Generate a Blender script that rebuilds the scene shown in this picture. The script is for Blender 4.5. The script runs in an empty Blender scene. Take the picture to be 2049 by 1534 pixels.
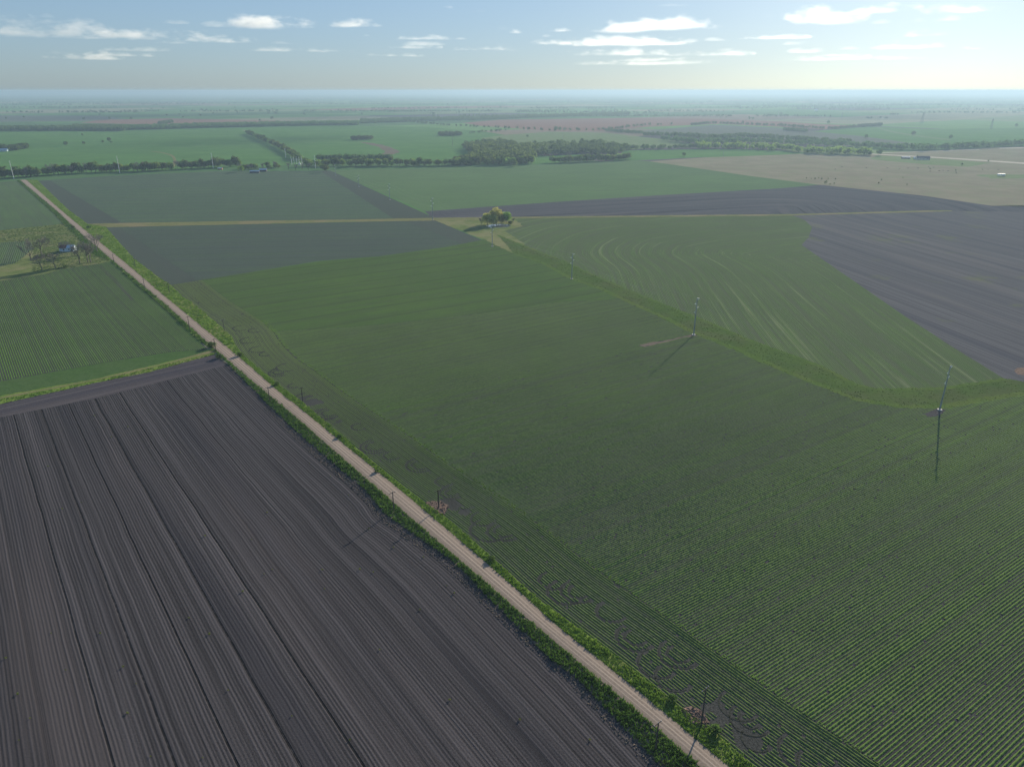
import bpy, bmesh, math, random
import numpy as np
from mathutils import Vector
from mathutils.geometry import tessellate_polygon
R = math.radians
random.seed(7); RNG = np.random.default_rng(7)
sc = bpy.context.scene
col = sc.collection

# ------------------------------------------------------------------ camera
F, CX, CY, H = 1421.0, 1024.5, 767.0, 120.0          # focal length in photo pixels, principal point, height in m
PITCH = math.atan((CY - 181.0) / F)
cam = bpy.data.cameras.new('camera'); camo = bpy.data.objects.new('camera', cam); col.objects.link(camo)
cam.sensor_fit = 'HORIZONTAL'; cam.sensor_width = 36.0; cam.lens = 36.0 * F / 2049.0
cam.clip_start = 0.5; cam.clip_end = 400000
camo.location = (0, 0, H); camo.rotation_euler = (math.pi / 2 - PITCH, 0, 0)
sc.camera = camo
CP, SP = math.cos(PITCH), math.sin(PITCH)

def G(u, v, z=0.0):
    """the point of the ground that the photo shows at (u, v)"""
    a = (u - CX) / F; b = (CY - v) / F
    dx, dy, dz = a, CP + b * SP, -SP + b * CP
    t = (H - z) / -dz
    return (dx * t, dy * t)

def to_px(P):
    P = np.asarray(P, float)
    x, y, z = P[..., 0], P[..., 1], (P[..., 2] if P.shape[-1] > 2 else 0) - H
    d = y * CP - z * SP; up = y * SP + z * CP
    d = np.where(d < 1, 1, d)
    return CX + F * x / d, CY - F * up / d

def pole_height(vb, vt):
    vp = CY + F / math.tan(PITCH)
    return H * (vb - vt) * (vp - 181) / ((vb - 181) * (vp - vt))

# ------------------------------------------------------------------ sky and sun
SUN_AZ, SUN_EL = R(30.0), R(16.0)
w = bpy.data.worlds.new('World'); sc.world = w; w.use_nodes = True
nt = w.node_tree; nt.nodes.clear()
sky = nt.nodes.new('ShaderNodeTexSky'); sky.sky_type = 'NISHITA'; sky.sun_disc = False
sky.sun_elevation = SUN_EL; sky.sun_rotation = SUN_AZ; sky.altitude = 120
sky.air_density = 1.0; sky.dust_density = 1.6; sky.ozone_density = 2.0
bg = nt.nodes.new('ShaderNodeBackground'); bg.inputs['Strength'].default_value = 0.15
wo = nt.nodes.new('ShaderNodeOutputWorld')
sky.air_density = 1.0; sky.dust_density = 0.6; sky.ozone_density = 3.0
gm = nt.nodes.new('ShaderNodeGamma'); gm.inputs['Gamma'].default_value = 0.48          # a hazy evening sky is more even than the clear model
hs = nt.nodes.new('ShaderNodeHueSaturation'); hs.inputs['Saturation'].default_value = 1.05
tn = nt.nodes.new('ShaderNodeMix'); tn.data_type = 'RGBA'; tn.blend_type = 'MULTIPLY'; tn.inputs[0].default_value = 1.0; tn.inputs[7].default_value = (.585, .75, .95, 1)
nt.links.new(sky.outputs[0], gm.inputs['Color']); nt.links.new(gm.outputs[0], hs.inputs['Color']); nt.links.new(hs.outputs[0], tn.inputs[6]); nt.links.new(tn.outputs[2], bg.inputs['Color']); nt.links.new(bg.outputs[0], wo.inputs['Surface'])
sun = bpy.data.lights.new('sun', 'SUN'); suno = bpy.data.objects.new('sun', sun); col.objects.link(suno)
sun.energy = 5.0; sun.angle = R(0.5); sun.color = (1.0, 0.88, 0.70)
SUNV = Vector((math.sin(SUN_AZ) * math.cos(SUN_EL), math.cos(SUN_AZ) * math.cos(SUN_EL), math.sin(SUN_EL)))
suno.rotation_euler = SUNV.to_track_quat('Z', 'Y').to_euler()
sc.view_settings.view_transform = 'Standard'; sc.view_settings.look = 'None'
sc.view_settings.exposure = 0.98; sc.view_settings.gamma = 1.0
sc.render.engine = 'CYCLES'
sc.cycles.use_denoising = True
sc.cycles.max_bounces = 8; sc.cycles.transparent_max_bounces = 24; sc.cycles.volume_bounces = 1
sc.render.film_transparent = False

# ------------------------------------------------------------------ node helpers
class N:
    """tiny expression builder over a material's node tree"""
    def __init__(s, name):
        s.m = bpy.data.materials.new(name); s.m.use_nodes = True
        s.t = s.m.node_tree; s.t.nodes.clear()
        s.out = s.t.nodes.new('ShaderNodeOutputMaterial')
    def n(s, t, **kw):
        x = s.t.nodes.new(t)
        for k, v in kw.items(): setattr(x, k, v)
        return x
    def l(s, a, b): s.t.links.new(a, b)
    def put(s, sock, v):
        if isinstance(v, (int, float)): sock.default_value = v
        elif isinstance(v, tuple): sock.default_value = (v + (1,)) if len(v) == 3 and sock.type == 'RGBA' else v
        else: s.l(v, sock)
    def math(s, op, a, b=0.0, c=0.0, clamp=False):
        x = s.n('ShaderNodeMath', operation=op); x.use_clamp = clamp
        s.put(x.inputs[0], a); s.put(x.inputs[1], b); s.put(x.inputs[2], c); return x.outputs[0]
    def vec(s, x, y, z=0.0):
        c = s.n('ShaderNodeCombineXYZ'); s.put(c.inputs[0], x); s.put(c.inputs[1], y); s.put(c.inputs[2], z); return c.outputs[0]
    def pos(s): return s.n('ShaderNodeNewGeometry').outputs['Position']
    def sep(s, v):
        x = s.n('ShaderNodeSeparateXYZ'); s.l(v, x.inputs[0]); return x.outputs
    def attr(s, name):
        x = s.n('ShaderNodeAttribute'); x.attribute_name = name; return x.outputs['Vector']
    def noise(s, v, scale, detail=3.0, rough=0.55, dim='3D'):
        x = s.n('ShaderNodeTexNoise', noise_dimensions=dim)
        if dim == '1D': s.put(x.inputs['W'], v)
        else: s.l(v, x.inputs['Vector'])
        x.inputs['Scale'].default_value = scale; x.inputs['Detail'].default_value = detail; x.inputs['Roughness'].default_value = rough
        return x.outputs['Fac']
    def ramp(s, f, lo, hi, a=0.0, b=1.0):
        x = s.n('ShaderNodeMapRange', interpolation_type='SMOOTHSTEP')
        s.put(x.inputs[0], f); s.put(x.inputs[1], lo); s.put(x.inputs[2], hi); s.put(x.inputs[3], a); s.put(x.inputs[4], b); return x.outputs[0]
    def mix(s, f, a, b, mode='MIX'):
        x = s.n('ShaderNodeMix', data_type='RGBA', blend_type=mode)
        s.put(x.inputs[0], f); s.put(x.inputs[6], a); s.put(x.inputs[7], b); return x.outputs[2]
    def bsdf(s, colr, rough=0.9, spec=0.2, bump=None, dist=0.1, strength=1.0, metal=0.0):
        p = s.n('ShaderNodeBsdfPrincipled'); s.put(p.inputs['Base Color'], colr); s.put(p.inputs['Roughness'], rough)
        p.inputs['Specular IOR Level'].default_value = spec; p.inputs['Metallic'].default_value = metal
        if bump is not None:
            b = s.n('ShaderNodeBump'); b.inputs['Distance'].default_value = dist; b.inputs['Strength'].default_value = strength
            s.l(bump, b.inputs['Height']); s.l(b.outputs[0], p.inputs['Normal'])
        s.l(p.outputs[0], s.out.inputs['Surface']); return s.m

def plain(name, c, rough=0.7, spec=0.3, metal=0.0, var=0.25, scale=1.0):
    k = N(name); f = k.noise(k.pos(), scale)
    d = tuple(x * (1 - var) for x in c); e = tuple(min(1, x * (1 + var)) for x in c)
    return k.bsdf(k.mix(k.ramp(f, .3, .7), d, e), rough, spec, None, metal=metal)

def soil_mat(name, dark, pale, bump=0.05, tint=None, clod=2.2):
    k = N(name); P = k.pos()
    a = k.noise(P, clod, 4, .65); b = k.noise(P, 0.045, 3)
    c = k.mix(k.ramp(a, .35, .68), dark, pale)
    c = k.mix(k.math('MULTIPLY', k.ramp(b, .35, .7), .35), c, tuple(x * .72 for x in dark))
    if tint: c = k.mix(k.math('MULTIPLY', k.ramp(k.noise(P, .02, 4, .6), .5, .72), .6), c, tint)
    return k.bsdf(c, .95, 0, a, bump, .7)

def row_stripe(k, spacing, duty, wob=.12):
    """0..1 mask of plant rows from the 'row' attribute"""
    rc, ac, _ = k.sep(k.attr('row'))
    P = k.pos()
    rr = k.math('ADD', k.math('DIVIDE', rc, spacing), k.math('MULTIPLY', k.noise(P, 1.3, 2), wob * 2))
    fr = k.math('FRACT', rr)
    tri = k.math('ABSOLUTE', k.math('SUBTRACT', fr, .5))
    return k.ramp(tri, duty / 2 + .08, duty / 2 - .08), rc, ac, P

def crop_mat(name, g1, g2, soil, spacing=.76, duty=.5, cover=.9, passes=.35, streak=0.0, pale=(.2, .2, .13), lines=0.0, pf=.16):
    k = N(name); st, rc, ac, P = row_stripe(k, spacing, duty)
    vp = k.vec(k.math('MULTIPLY', rc, pf), k.math('MULTIPLY', ac, .004))
    ps = k.noise(vp, 1.0, 4, .7)
    vq = k.vec(k.math('MULTIPLY', rc, .9), k.math('MULTIPLY', ac, .02))
    pq = k.noise(vq, 1.0, 2, .6)
    big = k.noise(P, .012, 5, .6); mid = k.noise(P, .11, 4, .6); fine = k.noise(P, 2.6, 3, .6)
    green = k.mix(k.ramp(big, .32, .68), g1, g2)
    green = k.mix(k.math('MULTIPLY', k.ramp(fine, .4, .75), .5), green, tuple(x * 1.5 for x in g2))
    cov = k.math('MULTIPLY', k.ramp(mid, .22, .5, .55, 1.0), cover)
    cov = k.math('MULTIPLY', cov, k.ramp(ps, .3, .62, 1 - passes, 1.0))
    cov = k.math('MULTIPLY', cov, k.ramp(pq, .3, .6, 1 - passes * .8, 1.0))
    m = k.math('MULTIPLY', st, cov)
    so = k.mix(k.ramp(fine, .35, .7), soil, tuple(x * 1.5 for x in soil))
    c = k.mix(m, so, green)
    if streak: c = k.mix(k.math('MULTIPLY', k.ramp(ps, .56, .72), streak), c, pale)
    if lines:
        cell = k.math('DIVIDE', rc, lines); fr = k.math('ABSOLUTE', k.math('SUBTRACT', k.math('FRACT', cell), .5))
        c = k.mix(k.math('MULTIPLY', k.ramp(fr, .075, .02), k.ramp(mid, .25, .6, .25, .7)), c, soil)
    return k.bsdf(c, 1.0, 0, m, .22, .8)

def grass_mat(name, g1, g2, dry, dryamt=.4, bump=.12, s=.08):
    k = N(name); P = k.pos()
    a = k.noise(P, s, 5, .6); b = k.noise(P, .9, 4, .65); d = k.noise(P, .035, 4, .6)
    c = k.mix(k.ramp(a, .35, .65), g1, g2)
    c = k.mix(k.math('MULTIPLY', k.ramp(b, .45, .7), .55), c, tuple(x * .55 for x in g1))
    c = k.mix(k.math('MULTIPLY', k.ramp(d, .45, .62), dryamt), c, dry)
    return k.bsdf(c, 1.0, 0, b, bump, .8)

def leaf_mat(name, c1, c2, trans=.35):
    k = N(name); P = k.pos()
    oi = k.n('ShaderNodeObjectInfo')
    f = k.noise(P, .55, 3, .6)
    c = k.mix(k.ramp(f, .35, .68), c1, c2)
    hv = k.n('ShaderNodeHueSaturation')
    k.put(hv.inputs['Hue'], k.math('ADD', k.math('MULTIPLY', oi.outputs['Random'], .05), .475))
    k.put(hv.inputs['Value'], k.math('ADD', k.math('MULTIPLY', oi.outputs['Random'], .6), .7))
    k.put(hv.inputs['Saturation'], .95); k.put(hv.inputs['Color'], c)
    d = k.n('ShaderNodeBsdfDiffuse'); k.l(hv.outputs[0], d.inputs[0])
    t = k.n('ShaderNodeBsdfTranslucent'); k.l(hv.outputs[0], t.inputs[0])
    mx = k.n('ShaderNodeMixShader'); mx.inputs[0].default_value = trans
    k.l(d.outputs[0], mx.inputs[1]); k.l(t.outputs[0], mx.inputs[2]); k.l(mx.outputs[0], k.out.inputs['Surface'])
    return k.m

# ------------------------------------------------------------------ object helpers
def tag(o, label=None, cat=None, group=None, kind=None):
    if label: o['label'] = label
    if cat: o['category'] = cat
    if group: o['group'] = group
    if kind: o['kind'] = kind
    return o

class MB:
    def __init__(s): s.v = []; s.f = []
    def add(s, vs, fs):
        n = len(s.v); s.v += [tuple(p) for p in vs]; s.f += [tuple(i + n for i in f) for f in fs]; return s
    def box(s, x0, x1, y0, y1, z0, z1):
        return s.add([(x0, y0, z0), (x1, y0, z0), (x1, y1, z0), (x0, y1, z0), (x0, y0, z1), (x1, y0, z1), (x1, y1, z1), (x0, y1, z1)],
                     [(0, 3, 2, 1), (4, 5, 6, 7), (0, 1, 5, 4), (1, 2, 6, 5), (2, 3, 7, 6), (3, 0, 4, 7)])
    def tube(s, pts, rads, n=6, cap=True):
        pts = [Vector(p) for p in pts]; vs = []; fs = []
        for i, p in enumerate(pts):
            d = (pts[min(i + 1, len(pts) - 1)] - pts[max(i - 1, 0)]).normalized()
            a = d.cross(Vector((0, 0, 1)) if abs(d.z) < .9 else Vector((1, 0, 0))).normalized(); b = d.cross(a)
            r = rads[i] if isinstance(rads, (list, tuple)) else rads
            for k in range(n):
                t = 2 * math.pi * k / n; vs.append(p + (a * math.cos(t) + b * math.sin(t)) * r)
        for i in range(len(pts) - 1):
            for k in range(n):
                k2 = (k + 1) % n; fs.append((i * n + k, i * n + k2, (i + 1) * n + k2, (i + 1) * n + k))
        if cap: fs += [tuple(range(n - 1, -1, -1)), tuple((len(pts) - 1) * n + k for k in range(n))]
        return s.add(vs, fs)
    def build(s, name, mat, parent=None, smooth=False, loc=None):
        me = bpy.data.meshes.new(name); me.from_pydata(s.v, [], s.f); me.materials.append(mat)
        if smooth: me.polygons.foreach_set('use_smooth', [True] * len(me.polygons))
        o = bpy.data.objects.new(name, me); col.objects.link(o); o.parent = parent
        if loc: o.location = loc
        return o

def npmesh(name, V, Fq, mat, parent=None, smooth=False, n=4):
    me = bpy.data.meshes.new(name); V = np.asarray(V, np.float32); Fq = np.asarray(Fq, np.int32)
    me.vertices.add(len(V)); me.vertices.foreach_set('co', V.ravel())
    me.loops.add(Fq.size); me.loops.foreach_set('vertex_index', Fq.ravel())
    me.polygons.add(len(Fq)); me.polygons.foreach_set('loop_start', np.arange(0, Fq.size, n, dtype=np.int32))
    me.update(calc_edges=True); me.validate()
    if smooth: me.polygons.foreach_set('use_smooth', [True] * len(me.polygons))
    me.materials.append(mat)
    o = bpy.data.objects.new(name, me); col.objects.link(o); o.parent = parent
    return o

def thing(name, label, cat, loc, rz=0.0, group=None):
    o = bpy.data.objects.new(name, None); col.objects.link(o); o.empty_display_size = 1
    o.location = (loc[0], loc[1], loc[2] if len(loc) > 2 else 0); o.rotation_euler = (0, 0, rz)
    return tag(o, label, cat, group)

def copy_thing(root, loc, rz=0.0, scale=1.0, label=None, group=None):
    r = root.copy(); col.objects.link(r); r.location = loc; r.rotation_euler = (0, 0, rz)
    r.scale = scale if isinstance(scale, tuple) else (scale,) * 3
    if label: r['label'] = label
    if group: r['group'] = group
    for ch in list(root.children):
        c = ch.copy(); col.objects.link(c); c.parent = r
        for g in list(ch.children):
            d = g.copy(); col.objects.link(d); d.parent = c
    return r

def delete_thing(root):
    for ch in list(root.children):
        for g in list(ch.children): bpy.data.objects.remove(g)
        bpy.data.objects.remove(ch)
    bpy.data.objects.remove(root)

# guides: polylines in metres that rows of a field run along
def densify(pts, step):
    pts = np.asarray(pts, float); out = []
    # Catmull-Rom through the points
    P = np.vstack([2 * pts[0] - pts[1], pts, 2 * pts[-1] - pts[-2]])
    for i in range(1, len(P) - 2):
        n = max(1, int(np.linalg.norm(P[i + 1] - P[i]) / step))
        t = (np.arange(n) / n)[:, None]
        a, b, c, d = P[i - 1], P[i], P[i + 1], P[i + 2]
        out.append(.5 * ((2 * b) + (c - a) * t + (2 * a - 5 * b + 4 * c - d) * t ** 2 + (3 * b - a - 3 * c + d) * t ** 3))
    out.append(pts[-1:]); return np.vstack(out)

def extend(g, m=900):
    a = g[0] + (g[0] - g[3]) / np.linalg.norm(g[0] - g[3]) * m; b = g[-1] + (g[-1] - g[-4]) / np.linalg.norm(g[-1] - g[-4]) * m
    st = 4.0
    A = a + (g[0] - a) * (np.arange(0, m, st) / m)[:, None]; B = g[-1] + (b - g[-1]) * (np.arange(st, m, st) / m)[:, None]
    return np.vstack([A, g, B])

def guide_coords(g, P):
    """signed offset and arc length of points P against the guide"""
    P = np.asarray(P, float); seg = g[1:] - g[:-1]; L = np.linalg.norm(seg, axis=1); S = np.concatenate([[0], np.cumsum(L)])
    rc = np.empty(len(P)); ac = np.empty(len(P)); di = np.empty(len(P))
    for i0 in range(0, len(P), 4000):
        Q = P[i0:i0 + 4000]
        d = Q[:, None, :] - g[None, :-1, :]
        t = np.clip((d * seg).sum(2) / (L * L), 0, 1)
        e = d - t[..., None] * seg; D = (e * e).sum(2); j = D.argmin(1); r = np.arange(len(Q))
        cr = seg[j, 0] * d[r, j, 1] - seg[j, 1] * d[r, j, 0]
        di[i0:i0 + 4000] = np.sqrt(D[r, j]); rc[i0:i0 + 4000] = np.sign(cr) * np.sqrt(D[r, j]); ac[i0:i0 + 4000] = S[j] + t[r, j] * L[j]
    return rc, ac

def inside(P, poly):
    P = np.asarray(P, float); x, y = P[:, 0], P[:, 1]; r = np.zeros(len(P), bool)
    n = len(poly)
    for i in range(n):
        x1, y1 = poly[i]; x2, y2 = poly[(i + 1) % n]
        if y1 == y2: continue
        c = ((y1 > y) != (y2 > y)) & (x < (x2 - x1) * (y - y1) / (y2 - y1) + x1); r ^= c
    return r

def wpoly(px): return [G(*p) for p in px]

def sheet(name, px, mat, z, az=None, guide=None, grid=6.0, calm=0.0, world=False, label=None, rag=0.0):
    """a flat field: outline given as places in the photo, rows along az (degrees) or a guide"""
    W = [tuple(p) for p in px] if world else wpoly(px)
    if rag:
        D = []; 
        for i in range(len(W)):
            a = np.array(W[i]); b = np.array(W[(i + 1) % len(W)]); n = max(1, int(np.linalg.norm(b - a) / (rag * 2.5)))
            for k in range(n):
                p = a + (b - a) * k / n; D.append((p[0] + random.uniform(-rag, rag), p[1] + random.uniform(-rag, rag)))
        W = D
    tris = tessellate_polygon([[Vector((x, y, 0)) for x, y in W]])
    bm = bmesh.new(); vs = [bm.verts.new((x, y, z)) for x, y in W]
    for t in tris:
        try: f = bm.faces.new([vs[i] for i in t])
        except ValueError: continue
    if guide is not None:
        xs = [p[0] for p in W]; ys = [p[1] for p in W]
        for ax, (lo, hi) in enumerate(((min(xs), max(xs)), (min(ys), max(ys)))):
            c = math.ceil(lo / grid) * grid
            while c < hi:
                no = (1, 0, 0) if ax == 0 else (0, 1, 0); co = (c, 0, 0) if ax == 0 else (0, c, 0)
                bmesh.ops.bisect_plane(bm, geom=bm.verts[:] + bm.edges[:] + bm.faces[:], plane_co=co, plane_no=no); c += grid
    bmesh.ops.recalc_face_normals(bm, faces=bm.faces)
    for f in bm.faces:
        if f.normal.z < 0: f.normal_flip()
    me = bpy.data.meshes.new(name); bm.to_mesh(me); bm.free()
    co = np.array([v.co[:2] for v in me.vertices])
    if guide is not None:
        rc, ac = guide_coords(guide, co)
        if calm:          # the guide's bends die out with distance from it, rows run straight along az beyond
            t = R(az); nn = np.array((math.cos(t), -math.sin(t))); mid = guide[len(guide) // 4:3 * len(guide) // 4]
            side = np.sign(np.median(rc)) * np.sign(np.median((co - mid.mean(0)) @ nn)); rs = ((co - mid.mean(0)) @ nn) * side
            wgt = np.exp(-np.abs(rc) / calm); rc = rc * wgt + rs * (1 - wgt)
    else:
        t = R(az or 0); d = np.array((math.sin(t), math.cos(t))); nn = np.array((math.cos(t), -math.sin(t)))
        rc, ac = co @ nn, co @ d
    at = me.attributes.new('row', 'FLOAT_VECTOR', 'POINT'); at.data.foreach_set('vector', np.column_stack([rc, ac, rc * 0]).astype(np.float32).ravel())
    me.materials.append(mat); o = bpy.data.objects.new(name, me); col.objects.link(o)
    return tag(o, label=label, kind='structure')

def ribbon(name, left, right, mat, z, step=6.0):
    """road between two edges; 'row' attribute = (metres across, metres along)"""
    A = densify([G(*p) for p in left], step); B = densify([G(*p) for p in right], step)
    def res(P, n):
        s = np.concatenate([[0], np.cumsum(np.linalg.norm(P[1:] - P[:-1], axis=1))]); t = np.linspace(0, s[-1], n)
        return np.column_stack([np.interp(t, s, P[:, 0]), np.interp(t, s, P[:, 1])]), t
    n = max(len(A), len(B)); A, t = res(A, n); B, _ = res(B, n)
    m = 9; V = []; Q = []; at = []
    for i in range(n):
        wd = np.linalg.norm(B[i] - A[i]); 
        for j in range(m):
            u = j / (m - 1); p = A[i] + (B[i] - A[i]) * u
            jit = (random.uniform(-.16, .16) if j in (0, m - 1) else 0) * min(1, wd / 6)
            q = p + (B[i] - A[i]) / wd * jit
            V.append((q[0], q[1], z + .10 * (1 - (2 * u - 1) ** 2) * min(1, wd / 8))); at.append(((u - .5) * wd, t[i], (u - .5) * 2))
    for i in range(n - 1):
        for j in range(m - 1): Q.append((i * m + j, i * m + j + 1, (i + 1) * m + j + 1, (i + 1) * m + j))
    o = npmesh(name, V, Q, mat, smooth=True)
    if o.data.polygons[0].normal.z < 0: o.data.flip_normals()
    a = o.data.attributes.new('row', 'FLOAT_VECTOR', 'POINT'); a.data.foreach_set('vector', np.array(at, np.float32).ravel())
    return tag(o, kind='structure')

# ------------------------------------------------------------------ crop rows as real ridges of plants
def smooth_noise(n, k):
    a = RNG.random(n // k + 3); x = np.arange(n) / k; i = x.astype(int); t = x - i
    return a[i] * (1 - t) + a[i + 1] * t

def patch_noise(P, s, seed):
    """cheap smooth 2-D value noise"""
    r = np.random.default_rng(seed).random((64, 64)); x = P[:, 0] / s + 500; y = P[:, 1] / s + 500
    i = np.floor(x).astype(int); j = np.floor(y).astype(int); fx = x - i; fy = y - j; fx = fx * fx * (3 - 2 * fx); fy = fy * fy * (3 - 2 * fy)
    g = lambda a, b: r[a % 64, b % 64]
    return (g(i, j) * (1 - fx) + g(i + 1, j) * fx) * (1 - fy) + (g(i, j + 1) * (1 - fx) + g(i + 1, j + 1) * fx) * fy

def crop_rows(name, px, mat, guide, side, spacing=.76, height=.19, width=.42, base=0.0, maxoff=600, thin=0.25, holes=(), seed=1, label=None, margin=260, minoff=0.0, turns=False, sparse=()):
    """side: +1 = left of the guide's direction"""
    poly = wpoly(px); hol = [wpoly(h) for h in holes]; spa = [wpoly(h) for h in sparse]
    tan = np.gradient(guide, axis=0); tan /= np.linalg.norm(tan, axis=1)[:, None]; nor = np.column_stack([-tan[:, 1], tan[:, 0]]) * side
    pv = np.array(poly); lo = pv.min(0) - 3; hi = pv.max(0) + 3
    V = []; Q = []; nv = 0; k = 0
    off = minoff + spacing * .5; rowr = np.random.default_rng(seed).random(3000); rowl = np.interp(np.arange(3000) / 13., np.arange(300), np.random.default_rng(seed + 50).random(300))
    while off < maxoff:
        P = guide + nor * off
        rowk = (.78 + .44 * rowr[k]) * (.96 + .08 * math.sin(k / 8 * 6.283 + 1)) * (.92 + .18 * rowl[k]) * (.55 if rowr[k] > .955 else 1)
        near = (P[:, 0] > lo[0]) & (P[:, 0] < hi[0]) & (P[:, 1] > lo[1]) & (P[:, 1] < hi[1])
        if near.any():
            idx = np.nonzero(near)[0]
            rc, _ = guide_coords(guide[::3], P[idx]); ok = np.abs(np.abs(rc) - off) < .35 + off * .0015
            idx = idx[ok]
            # resample each run by distance from the camera
            if len(idx):
                for run in np.split(idx, np.nonzero(np.diff(idx) > 1)[0] + 1):
                    if len(run) < 2: continue
                    A = P[run]; s = np.concatenate([[0], np.cumsum(np.linalg.norm(A[1:] - A[:-1], axis=1))])
                    dist = np.hypot(np.linalg.norm(A, axis=1).min(), H); st = .42 if dist < 230 else (.7 if dist < 330 else (1.3 if dist < 480 else 2.6))
                    t = np.arange(0, s[-1], st)
                    if len(t) < 3: continue
                    B = np.column_stack([np.interp(t, s, A[:, 0]), np.interp(t, s, A[:, 1])])
                    u, v = to_px(B)
                    m = inside(B, poly) & (u > -margin) & (u < 2049 + margin) & (v < 1534 + margin)
                    for h in hol: m &= ~inside(B, h)
                    if turns:
                        for (ax, ay), ar in ARCS:
                            dd = np.hypot(B[:, 0] - ax, B[:, 1] - ay); m &= ~((np.abs(dd - ar) < .3) & ((B[:, 0] - ax) * .79 + (B[:, 1] - ay) * .61 < 1.0))
                    pn = patch_noise(B, 14, seed) * .6 + patch_noise(B, 4, seed + 1) * .4
                    m &= ~((pn < thin) & (RNG.random(len(B)) < .6))
                    m &= RNG.random(len(B)) > (.003 if dist < 280 else .0)
                    for h in spa: m &= ~(inside(B, h) & (patch_noise(B, 2.2, 5) < .62))
                    ids = np.nonzero(m)[0]
                    if len(ids) < 2: continue
                    for r2 in np.split(ids, np.nonzero(np.diff(ids) > 1)[0] + 1):
                        if len(r2) < 2: continue
                        C = B[r2]; d = np.gradient(C, axis=0); d /= np.maximum(np.linalg.norm(d, axis=1), 1e-6)[:, None]; nn = np.column_stack([-d[:, 1], d[:, 0]])
                        dC = np.hypot(np.linalg.norm(C, axis=1), H); n = len(C); jt = np.clip(1.5 - dC / 260, .12, 1); hs = np.clip(1.1 - (dC - 170) / 330, .4, 1) * height * rowk * (1 + .4 * jt * (RNG.random(n) - .5)) * (.85 + .3 * pn[r2]); ws = width * .5 * rowk * (1 + .44 * jt * (RNG.random(n) - .5)) * (.88 + .24 * pn[r2]); sh = (RNG.random(n) - .5) * .06 * jt
                        L_ = C + nn * (ws + sh)[:, None]; R_ = C - nn * (ws - sh)[:, None]; T_ = C + nn * (sh + (RNG.random(n) - .5) * .06)[:, None]
                        b = np.full(n, base)
                        W = np.stack([np.column_stack([L_, b]), np.column_stack([T_, hs]), np.column_stack([R_, b])], 1).reshape(-1, 3)
                        i = np.arange(n - 1) * 3 + nv
                        Q.append(np.column_stack([i, i + 1, i + 4, i + 3])); Q.append(np.column_stack([i + 1, i + 2, i + 5, i + 4]))
                        V.append(W); nv += n * 3
        off += spacing; k += 1
    if not V: return None
    o = npmesh(name, np.vstack(V), np.vstack(Q), mat)
    return tag(o, label or None, None, None, 'stuff')

def tufts(name, px, mat, dens, height, width=.3, seed=3, label=None, holes=(), faces=5, far=1.0):
    """weeds and grass scattered in a strip: little leaning blades in clumps"""
    poly = wpoly(px); rng = np.random.default_rng(seed); pv = np.array(poly)
    lo = pv.min(0); hi = pv.max(0); area = (hi - lo).prod()
    P = []; n = int(min(area * dens, 3e6)); C = rng.random((n, 2)) * (hi - lo) + lo
    C = C[inside(C, poly)]; u, v = to_px(C); C = C[(u > -250) & (u < 2300) & (v < 1800)]
    dist = np.hypot(np.linalg.norm(C, axis=1), H)
    C = C[rng.random(len(C)) < np.clip((170 / dist) ** far, .04, 1)]; dist = np.hypot(np.linalg.norm(C, axis=1), H)
    pn = patch_noise(C, 5, seed) * .6 + patch_noise(C, 1.8, seed + 4) * .4
    sc_ = np.clip((dist / 170) ** (far * .5), 1, 2.6)
    V = []; m = len(C)
    hs = height * (.35 + 1.3 * pn * rng.random(m) ** .5); 
    allv = []
    for k in range(faces):
        a = rng.random(m) * 6.283; lean = .25 + .5 * rng.random(m); o = (rng.random((m, 2)) - .5) * (width * 1.4 * sc_)[:, None]
        wd = width * (.35 + .5 * rng.random(m)) * sc_; c, s = np.cos(a), np.sin(a); b = C + o; h = hs * (.6 + .6 * rng.random(m))
        q = np.stack([np.column_stack([b[:, 0] - s * wd / 2, b[:, 1] + c * wd / 2, h * 0 - .02]), np.column_stack([b[:, 0] + s * wd / 2, b[:, 1] - c * wd / 2, h * 0 - .02]),
                      np.column_stack([b[:, 0] + c * lean * h + s * wd * .3, b[:, 1] + s * lean * h - c * wd * .3, h]), np.column_stack([b[:, 0] + c * lean * h - s * wd * .3, b[:, 1] + s * lean * h + c * wd * .3, h])], 1)
        allv.append(q.reshape(-1, 3))
    V = np.vstack(allv); Q = np.arange(len(V)).reshape(-1, 4)
    return tag(npmesh(name, V, Q, mat), label, None, None, 'stuff')
# ================================================================== MATERIALS
SOIL_NEAR = soil_mat('soil_between_rows', (.038, .040, .038), (.085, .085, .08))
def plant_mat(name, c1, c2):
    k = N(name); P = k.pos(); f = k.noise(P, .9, 3, .6); b = k.noise(P, .02, 4, .6)
    c = k.mix(k.ramp(f, .35, .7), c1, c2); c = k.mix(k.math('MULTIPLY', k.ramp(b, .4, .65), .35), c, (c2[0] * 1.02, c2[1] * 1.06, c2[2] * .95))
    d = k.n('ShaderNodeBsdfDiffuse'); k.l(c, d.inputs[0]); t = k.n('ShaderNodeBsdfTranslucent'); k.l(c, t.inputs[0])
    mx = k.n('ShaderNodeMixShader'); mx.inputs[0].default_value = .4
    k.l(d.outputs[0], mx.inputs[1]); k.l(t.outputs[0], mx.inputs[2]); k.l(mx.outputs[0], k.out.inputs['Surface']); return k.m
PLANT = plant_mat('young_crop', (.145, .245, .064), (.215, .33, .086))
PLANT_HEAD = plant_mat('young_crop_headland', (.14, .21, .06), (.20, .285, .08))
PLANT_LEFT = plant_mat('young_crop_left', (.10, .20, .05), (.155, .28, .065))
GRASS_WEED = plant_mat('roadside_weeds', (.085, .165, .022), (.165, .27, .045))
WEED_DARK = plant_mat('roadside_weeds_dark', (.04, .095, .02), (.10, .18, .035))

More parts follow.
